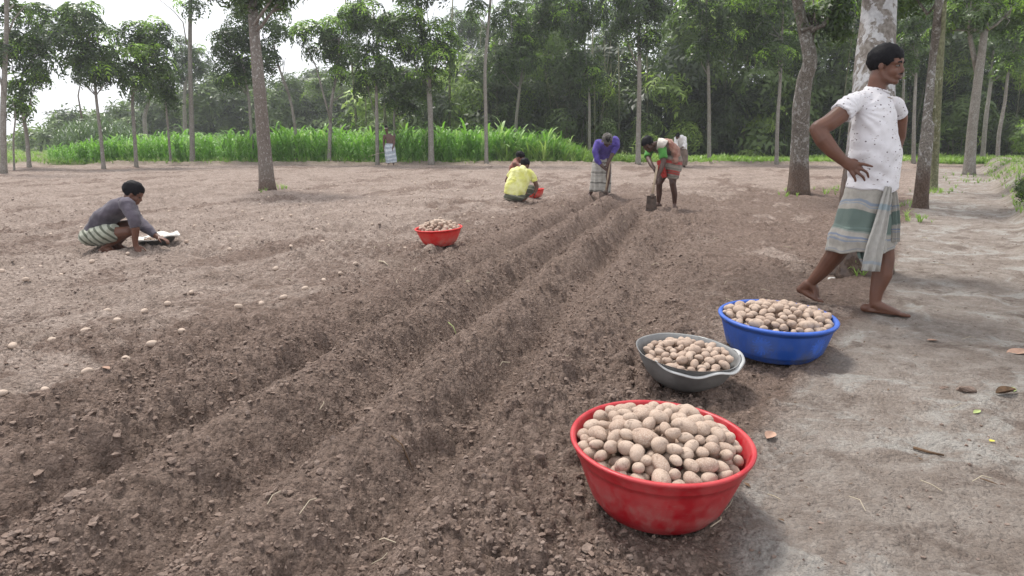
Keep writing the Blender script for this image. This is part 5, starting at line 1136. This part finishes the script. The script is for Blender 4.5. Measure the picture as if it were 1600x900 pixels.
# ---------------------------------------------------------------- 6. green sleeves, digging
Y6 = G(1048, 327).y
f, HW, HM = worker(Y6, 'worker in a green-sleeved shirt and red plaid lungi bending to dig with a hoe', (1045, 326), dict(
    head=(1013, 226, -.12), face=(-.62, -.62, -.72), up=(-.5, -.2, .7), neck=[(1022, 226, -.08), (1028, 229, -.05)], L=(.25, 1, 0), s=.98, skin='skin_d', vox=.0095, vol=1.25, low=-.055,
    torso=[(1024, 229, -.06, .13, .09), (1031, 229, -.03, .185, .115), (1041, 232, 0, .17, .12), (1049, 238, .03, .16, .12), (1052, 248, .05, .16, .13)],
    limbs=[[(1052, 250, -.06, .095), (1052, 272, -.12, .078), (1051, 287, -.14, .056), (1054, 303, -.09, .050), (1054, 319, -.04, .034)], [(1048, 250, .12, .095), (1037, 272, .05, .076), (1030, 287, .02, .055), (1030, 303, .08, .05), (1029, 316, .12, .034)],
           [(1035, 237, -.20, .055), (1037, 254, -.26, .046), (1031, 268, -.32, .039), (1025, 280, -.36, .029)], [(1016, 236, .12, .052), (1013, 248, .0, .044), (1018, 258, -.15, .037), (1024, 265, -.28, .028)]],
    hands=[((1026, 279, -.36), (-.3, -.1, -.8), (-.5, -.6, .1), 1.4, 1), ((1022, 262, -.26), (.3, -.2, -.8), (.5, -.6, 0), 1.3, -1)],
    feet=[((1054, 319, -.04), (-.2, -1)), ((1029, 317, .12), (-.8, -.6))], shirt='darkfront', amp=.022))
sl = MB(); J = f.J
sl.tube([J(1034, 233, -.17), J(1036, 240, -.21), J(1037, 248, -.24)], [.076, .070, .068], 16); sl.ball(J(1034, 233, -.17), .074, 12); sl.tube([J(1016, 234, .13), J(1013, 242, .07), J(1012, 246, .03)], [.07, .066, .062], 14)
f.add('sleeves', folds(remesh(sl.mesh('sleeves'), .010, 3, .5), .012, 12, 6), 'green')
sl = MB(); sl.tube([J(1027, 225, -.08), J(1033, 226, -.09), J(1038, 229, -.10)], [(.14, .098), (.17, .108), (.15, .11)], 18, L=(.25, 1, 0)); f.add('shoulder_panel', folds(remesh(sl.mesh('shoulder_panel'), .010, 3, .5), .012, 12, 8), 'offwhite')
sl = MB(); sl.tube([J(1037, 226, -.03), J(1044, 228, 0), J(1051, 236, .02), J(1055, 247, .0)], [(.17, .10), (.178, .115), (.175, .125), (.14, .10)], 18, L=(.25, 1, 0)); sl.tube([J(1052, 232, -.12), J(1056, 243, -.15), J(1054, 255, -.18)], [.05, .06, .045], 10)
f.add('back_cloth', folds(remesh(sl.mesh('back_cloth'), .010, 3, .5), .022, 12, 4), 'scarf')
wrap(f, [('t', [(1051, 243, .04, (.165, .14)), (1050, 255, -.02, (.18, .15)), (1050, 267, -.06, (.17, .13))], (.8, .5, 0)), ('t', [(1052, 256, -.08, .12), (1052, 270, -.12, .105), (1052, 280, -.13, .09)]), ('t', [(1046, 256, .08, .115), (1039, 268, .06, .10), (1036, 274, .05, .085)])], 'lungi6', (0.15, 0, 1), .2, .45)
wrap(f, [('t', [(1030, 250, -.06, .05), (1034, 264, -.10, .07), (1039, 278, -.12, .045)])], 'redcloth', (0, 0, 1), 0, 1, 'hanging_cloth')
hoe('hoe with a broad rusty blade held by the digging green-sleeved worker', J(1027, 258, -.30), J(1019, 307, -.46), J(1018.5, 318, -.50), (1, .05, 0), (0, -.12, -1), .092, .125, .021)
# ---------------------------------------------------------------- 7. white shirt far behind
Y7 = G(1062, 262).y
f, HW, HM = worker(Y7, 'farthest worker in a white shirt and brown lungi stooping with a hoe', (1064, 261), dict(
    head=(1058.5, 213, -.35), face=(-.25, -.7, -.7), up=(0, -.6, .7), neck=[(1060, 213, -.2), (1061, 215, -.1)], L=(1, 0, 0), s=1.0, skin='skin_d', vox=.016,
    torso=[(1061, 214, -.1, .17, .11), (1063, 219, 0, .23, .14), (1066, 227, .1, .21, .15), (1066, 235, .12, .20, .15)],
    limbs=[[(1063, 236, .1, .10), (1061, 250, .05, .07), (1061, 259, .05, .045)], [(1069, 236, .1, .10), (1069, 250, .1, .07), (1069, 260, .1, .045)], [(1056, 217, -.05, .06), (1056, 226, -.2, .05), (1060, 233, -.35, .04)], [(1070, 217, -.05, .06), (1070, 227, -.15, .05), (1064, 232, -.33, .04)]],
    hands=[((1060, 232, -.35), (.5, 0, -.7), (0, -1, 0), 1.2, 1), ((1064, 231, -.33), (-.5, 0, -.7), (0, -1, 0), 1.2, -1)],
    feet=[((1061, 258, .05), (0, -1)), ((1069, 259, .1), (0, -1))], shirt='white7', cvox=.016, sleeves=[[(1056, 216, -.05, .085), (1056, 225, -.19, .075), (1058, 229, -.28, .065)], [(1070, 216, -.05, .085), (1070, 226, -.14, .078), (1067, 230, -.25, .065)]]))
J = f.J; f.add('lungi', skirt([(J(1066, 233, .12), .20, .16), (J(1066, 242, .1), .25, .2), (J(1066, 251, .1), .24, .19), (J(1066, 258, .1), .21, .17)], 60, .06, 9, 2), 'brown7')
hoe('hoe with a pale handle held by the farthest stooping worker', J(1060, 230, -.38), J(1063, 250, -.55), J(1062.5, 255, -.6), (1, 0, 0), (0, -.3, -1), .12, .14, .035)
# ---------------------------------------------------------------- 8. bare-chested man by the crop
Y8 = G(610, 258.5).y
f, HW, HM = worker(Y8, 'bare-chested man in a long pale blue lungi standing at the edge of the maize', (610, 258), dict(
    head=(603.5, 201.5, -.1), face=(-.15, -.95, -.25), neck=[(604.5, 207, -.02), (606, 211, 0)], L=(1, 0, 0), s=1.02, skin='skin_r', vox=.014,
    torso=[(606, 209.5, 0, .12, .09), (607.5, 213, 0, .205, .12), (609, 218, .0, .205, .13), (609, 224, .0, .18, .13), (609, 229, 0, .18, .13)],
    limbs=[[(605, 229, 0, .09), (606, 243, -.03, .07), (607.5, 255, 0, .045)], [(613, 229, 0, .09), (614, 243, 0, .07), (615, 255, 0, .045)], [(600.5, 212, 0, .065), (599.5, 222, 0, .055), (600, 230, 0, .05), (601, 236, 0, .036)], [(615.5, 213, 0, .065), (616, 222, 0, .055), (614.5, 229, -.1, .05), (613.5, 232, -.14, .036)]],
    hands=[((601, 236, 0), (.1, -.1, -1), (.9, -.2, 0), .5, 1), ((613.5, 232, -.14), (0, -.1, -1), (-.8, -.4, 0), .6, -1)], feet=[((607.5, 254.5, 0), (0, -1)), ((615, 255, 0), (.2, -1))]))
J = f.J; f.add('lungi', skirt([(J(609, 224.5, 0), .19, .15), (J(609, 230, 0), .24, .18), (J(610, 240, 0), .25, .19), (J(611, 248, 0), .25, .19), (J(611.5, 254, 0), .245, .18)], 80, .09, 9, 7), 'blue8')
e = MB(); e.tube([HW(.06, -.06, .05), HW(.09, 0, .06), HW(.06, .06, .05), HW(-.04, .08, .04), HW(-.11, 0, .03), HW(-.04, -.08, .04), HW(.06, -.06, .05)], .02, 8); e.ball(HW(-.02, 0, .07), (.10, .085, .075), 12, HM); f.add('head_band', e.mesh('head_band'), 'offwhite')
e = MB(); e.tube([J(601, 238, -.1), J(590, 240, -.5), J(575, 245, -.9)], [.012, .01, .006], 6); tagit(e.obj('stick', M['stick']), "thin pale stick held low in the bare-chested man's hand", 'stick')

# ================================================================== LITTER ON THE GROUND
def leaf_obj(px, py, L, mat, label, cat='leaf', curl=.35, yaw=0, wid=.5, name='fallen_leaf'):
    p = G(px, py); p.z = gz(p.x, p.y) + .006; mb = MB(); n = 8; V = []
    for i in range(n + 1):
        f = i / n; w = wid * math.sin(math.pi * min(.98, f * .96 + .02)) ** .8 * .5
        for j in range(5):
            g = (j - 2) / 2; V.append(((f - .5) * L, g * w * L, abs(g) ** 1.5 * w * L * curl + curl * .35 * L * (f - .5) ** 2))
    V = np.array(V); V2 = V + (0, 0, .0012); mb.add(V2, gridfaces(n + 1, 5)); mb.add(V, gridfaces(n + 1, 5)[:, ::-1])
    o = mb.obj(name, M[mat]); o.location = p; o.rotation_euler = (random.uniform(-.15, .15), random.uniform(-.2, .2), yaw); tagit(o, label, cat)
leaf_obj(1203, 683, .085, 'deadp', 'pinkish brown fallen leaf on the soil right of the large red tub', yaw=.9, curl=.5)
leaf_obj(1572, 614, .11, 'dead', 'dark curled dead leaf near the right edge of the path', yaw=.2, curl=.9)
leaf_obj(1583, 608, .05, 'grn', 'small pale green leaf beside the dark curled dead leaf', yaw=1.1)
leaf_obj(1527, 640, .045, 'grn', 'pale green leaf scrap on the path below the brown clod', yaw=.4)
leaf_obj(1551, 683, .025, 'yel', 'tiny yellow leaf on the path at the lower right', yaw=.4, wid=.8)
leaf_obj(1545, 748, .055, 'dead', 'narrow dark leaf on the path near the lower right corner', yaw=-.7, wid=.25)
leaf_obj(1457, 530, .07, 'deadp', "curled brown leaf on the path below the standing man's front foot", yaw=.2)
leaf_obj(1591, 550, .16, 'deadp', 'broad pale brown leaf at the right edge of the path', yaw=.3)
leaf_obj(1300, 430, .10, 'sack', "whitish crumpled leaf on the ground between the standing man's legs", yaw=.6, curl=.8)
leaf_obj(168, 592, .045, 'deadp', 'small pale leaf lying on the near soil at the left', yaw=-.3, wid=.7)
leaf_obj(360, 0 + 591, .03, 'deadp', 'tiny pale leaf scrap on the soil left of the furrows', yaw=.3)
def clod_obj(px, py, r, label, name='clod', mat='clod', sc=(1.2, 1, .7)):
    p = G(px, py); p.z = gz(p.x, p.y) + r * .35; V, T, A = scatter_solids(np.array([[0, 0, 0.]]), np.array([r]), 3, np.array([.15]), rough=.12); V = V * (1 + .22 * fbm(V[:, 0] / r * 1.7, V[:, 1] / r * 1.7 + V[:, 2] / r, 4, int(px)))[:, None]; me = mesh_np(name, V, T, False, {'tone': A})
    o = link(name, me, M[mat]); o.location = p; o.scale = sc; tagit(o, label, 'clod')
clod_obj(1510, 607, .032, 'brown rounded clod of earth lying on the pale path', mat='clod')
clod_obj(1476, 603, .016, 'small dark clod left of the rounded brown clod on the path')
clod_obj(65, 629, .028, 'grey square-edged clod below the potato row at the left')
clod_obj(150, 665, .030, 'broken clod on the dug earth at the lower left')
clod_obj(185, 690, .022, 'rough small clod beside the broken one at the lower left')
clod_obj(440, 570, .026, 'pale clod in the middle of the first ridge')
clod_obj(845, 720, .030, 'rounded clod on the ridge left of the large red tub')
def straw():
    mb = MB(); q = random.Random(8)
    for k in range(70):
        y = 1.8 + q.random() ** 1.6 * 11; x = q.uniform(-.75, .75) * y; z = gz(x, y) + .008; a = q.uniform(0, 3.14); L = q.uniform(.03, .10); r = q.uniform(.0008, .0018) * (1 + y * .15)
        m = (x + math.cos(a) * L * .5 + q.gauss(0, .008), y + math.sin(a) * L * .5, z + q.uniform(.0, .02)); mb.tube([(x, y, z), m, (x + math.cos(a) * L, y + math.sin(a) * L, z + q.uniform(0, .02))], r, 4, False)
    o = mb.obj('straw_bits', M['stick']); tagit(o, 'dry straw, roots and twigs strewn over the soil', 'straw', kind='stuff')
straw()
def stick(name, pts, r, mat, label, cat='stick'):
    mb = MB(); mb.tube(pts, [r, r * .9, r * .6][:len(pts)], 7); o = mb.obj(name, M[mat]); tagit(o, label, cat)
def onground(px, py, h=.008):
    p = G(px, py); return (p.x, p.y, gz(p.x, p.y) + h)
stick('twig', [onground(1428, 694), onground(1452, 700, .008), onground(1476, 706)], .006, 'dead', 'dark rotten twig on the pale path at the lower right')
stick('dry_root', [onground(612, 698), onground(628, 704, .015), onground(645, 711)], .003, 'dead', 'thin dark root on the third ridge')
stick('white_stalk', [onground(592, 412), onground(600, 414, .02), onground(607, 417)], .006, 'stick', 'short white stalk on the soil left of the distant red basin')
stick('white_stalk', [onground(700, 497), onground(708, 499, .04), onground(716, 503)], .003, 'grn', 'pale green seedling stalk in the second furrow', 'stalk')

def litter():
    mb = MB(); q = random.Random(18)
    for k in range(260):
        y = 1.9 + q.random() ** 1.5 * 16; x = .93 + .62 * (y - 2.38) + q.uniform(-.2, 2.3) * (.6 + .12 * y)
        if abs(x) > y * .8: continue
        z = gz(x, y) + .003; a = q.uniform(0, 6.28); L = q.uniform(.008, .03) * (1 + .06 * y); w = L * q.uniform(.25, .6); c, s = math.cos(a), math.sin(a)
        V = [(0, 0, 0), (L * .5, w * .5, .15 * L), (L, 0, .3 * L * q.random()), (L * .5, -w * .5, .2 * L)]
        mb.add([(x + c * X - s * Y_, y + s * X + c * Y_, z + Z) for X, Y_, Z in V], [[0, 1, 2, 3]])
    o = mb.obj('leaf_litter', M['dead']); tagit(o, 'dark crumbs of dead leaf scattered on the trodden path', 'leaf litter', kind='stuff')
litter()

# ================================================================== THE AIR
hz = MB(); hz.box((0, 58, 10), (95, 66, 12.5)); o = hz.obj('haze', None) if False else None
me = hz.mesh('haze', False); hm = bpy.data.materials.new('haze'); hm.use_nodes = True; nt = hm.node_tree; nt.nodes.clear()
out = nt.nodes.new('ShaderNodeOutputMaterial'); pv = nt.nodes.new('ShaderNodeVolumePrincipled'); pv.inputs['Density'].default_value = .0010; pv.inputs['Color'].default_value = (.93, .95, 1, 1); pv.inputs['Anisotropy'].default_value = .3
nt.links.new(pv.outputs[0], out.inputs['Volume']); o = link('haze', me, hm); tagit(o, 'thin pale summer haze over the field and trees', 'haze', kind='stuff')
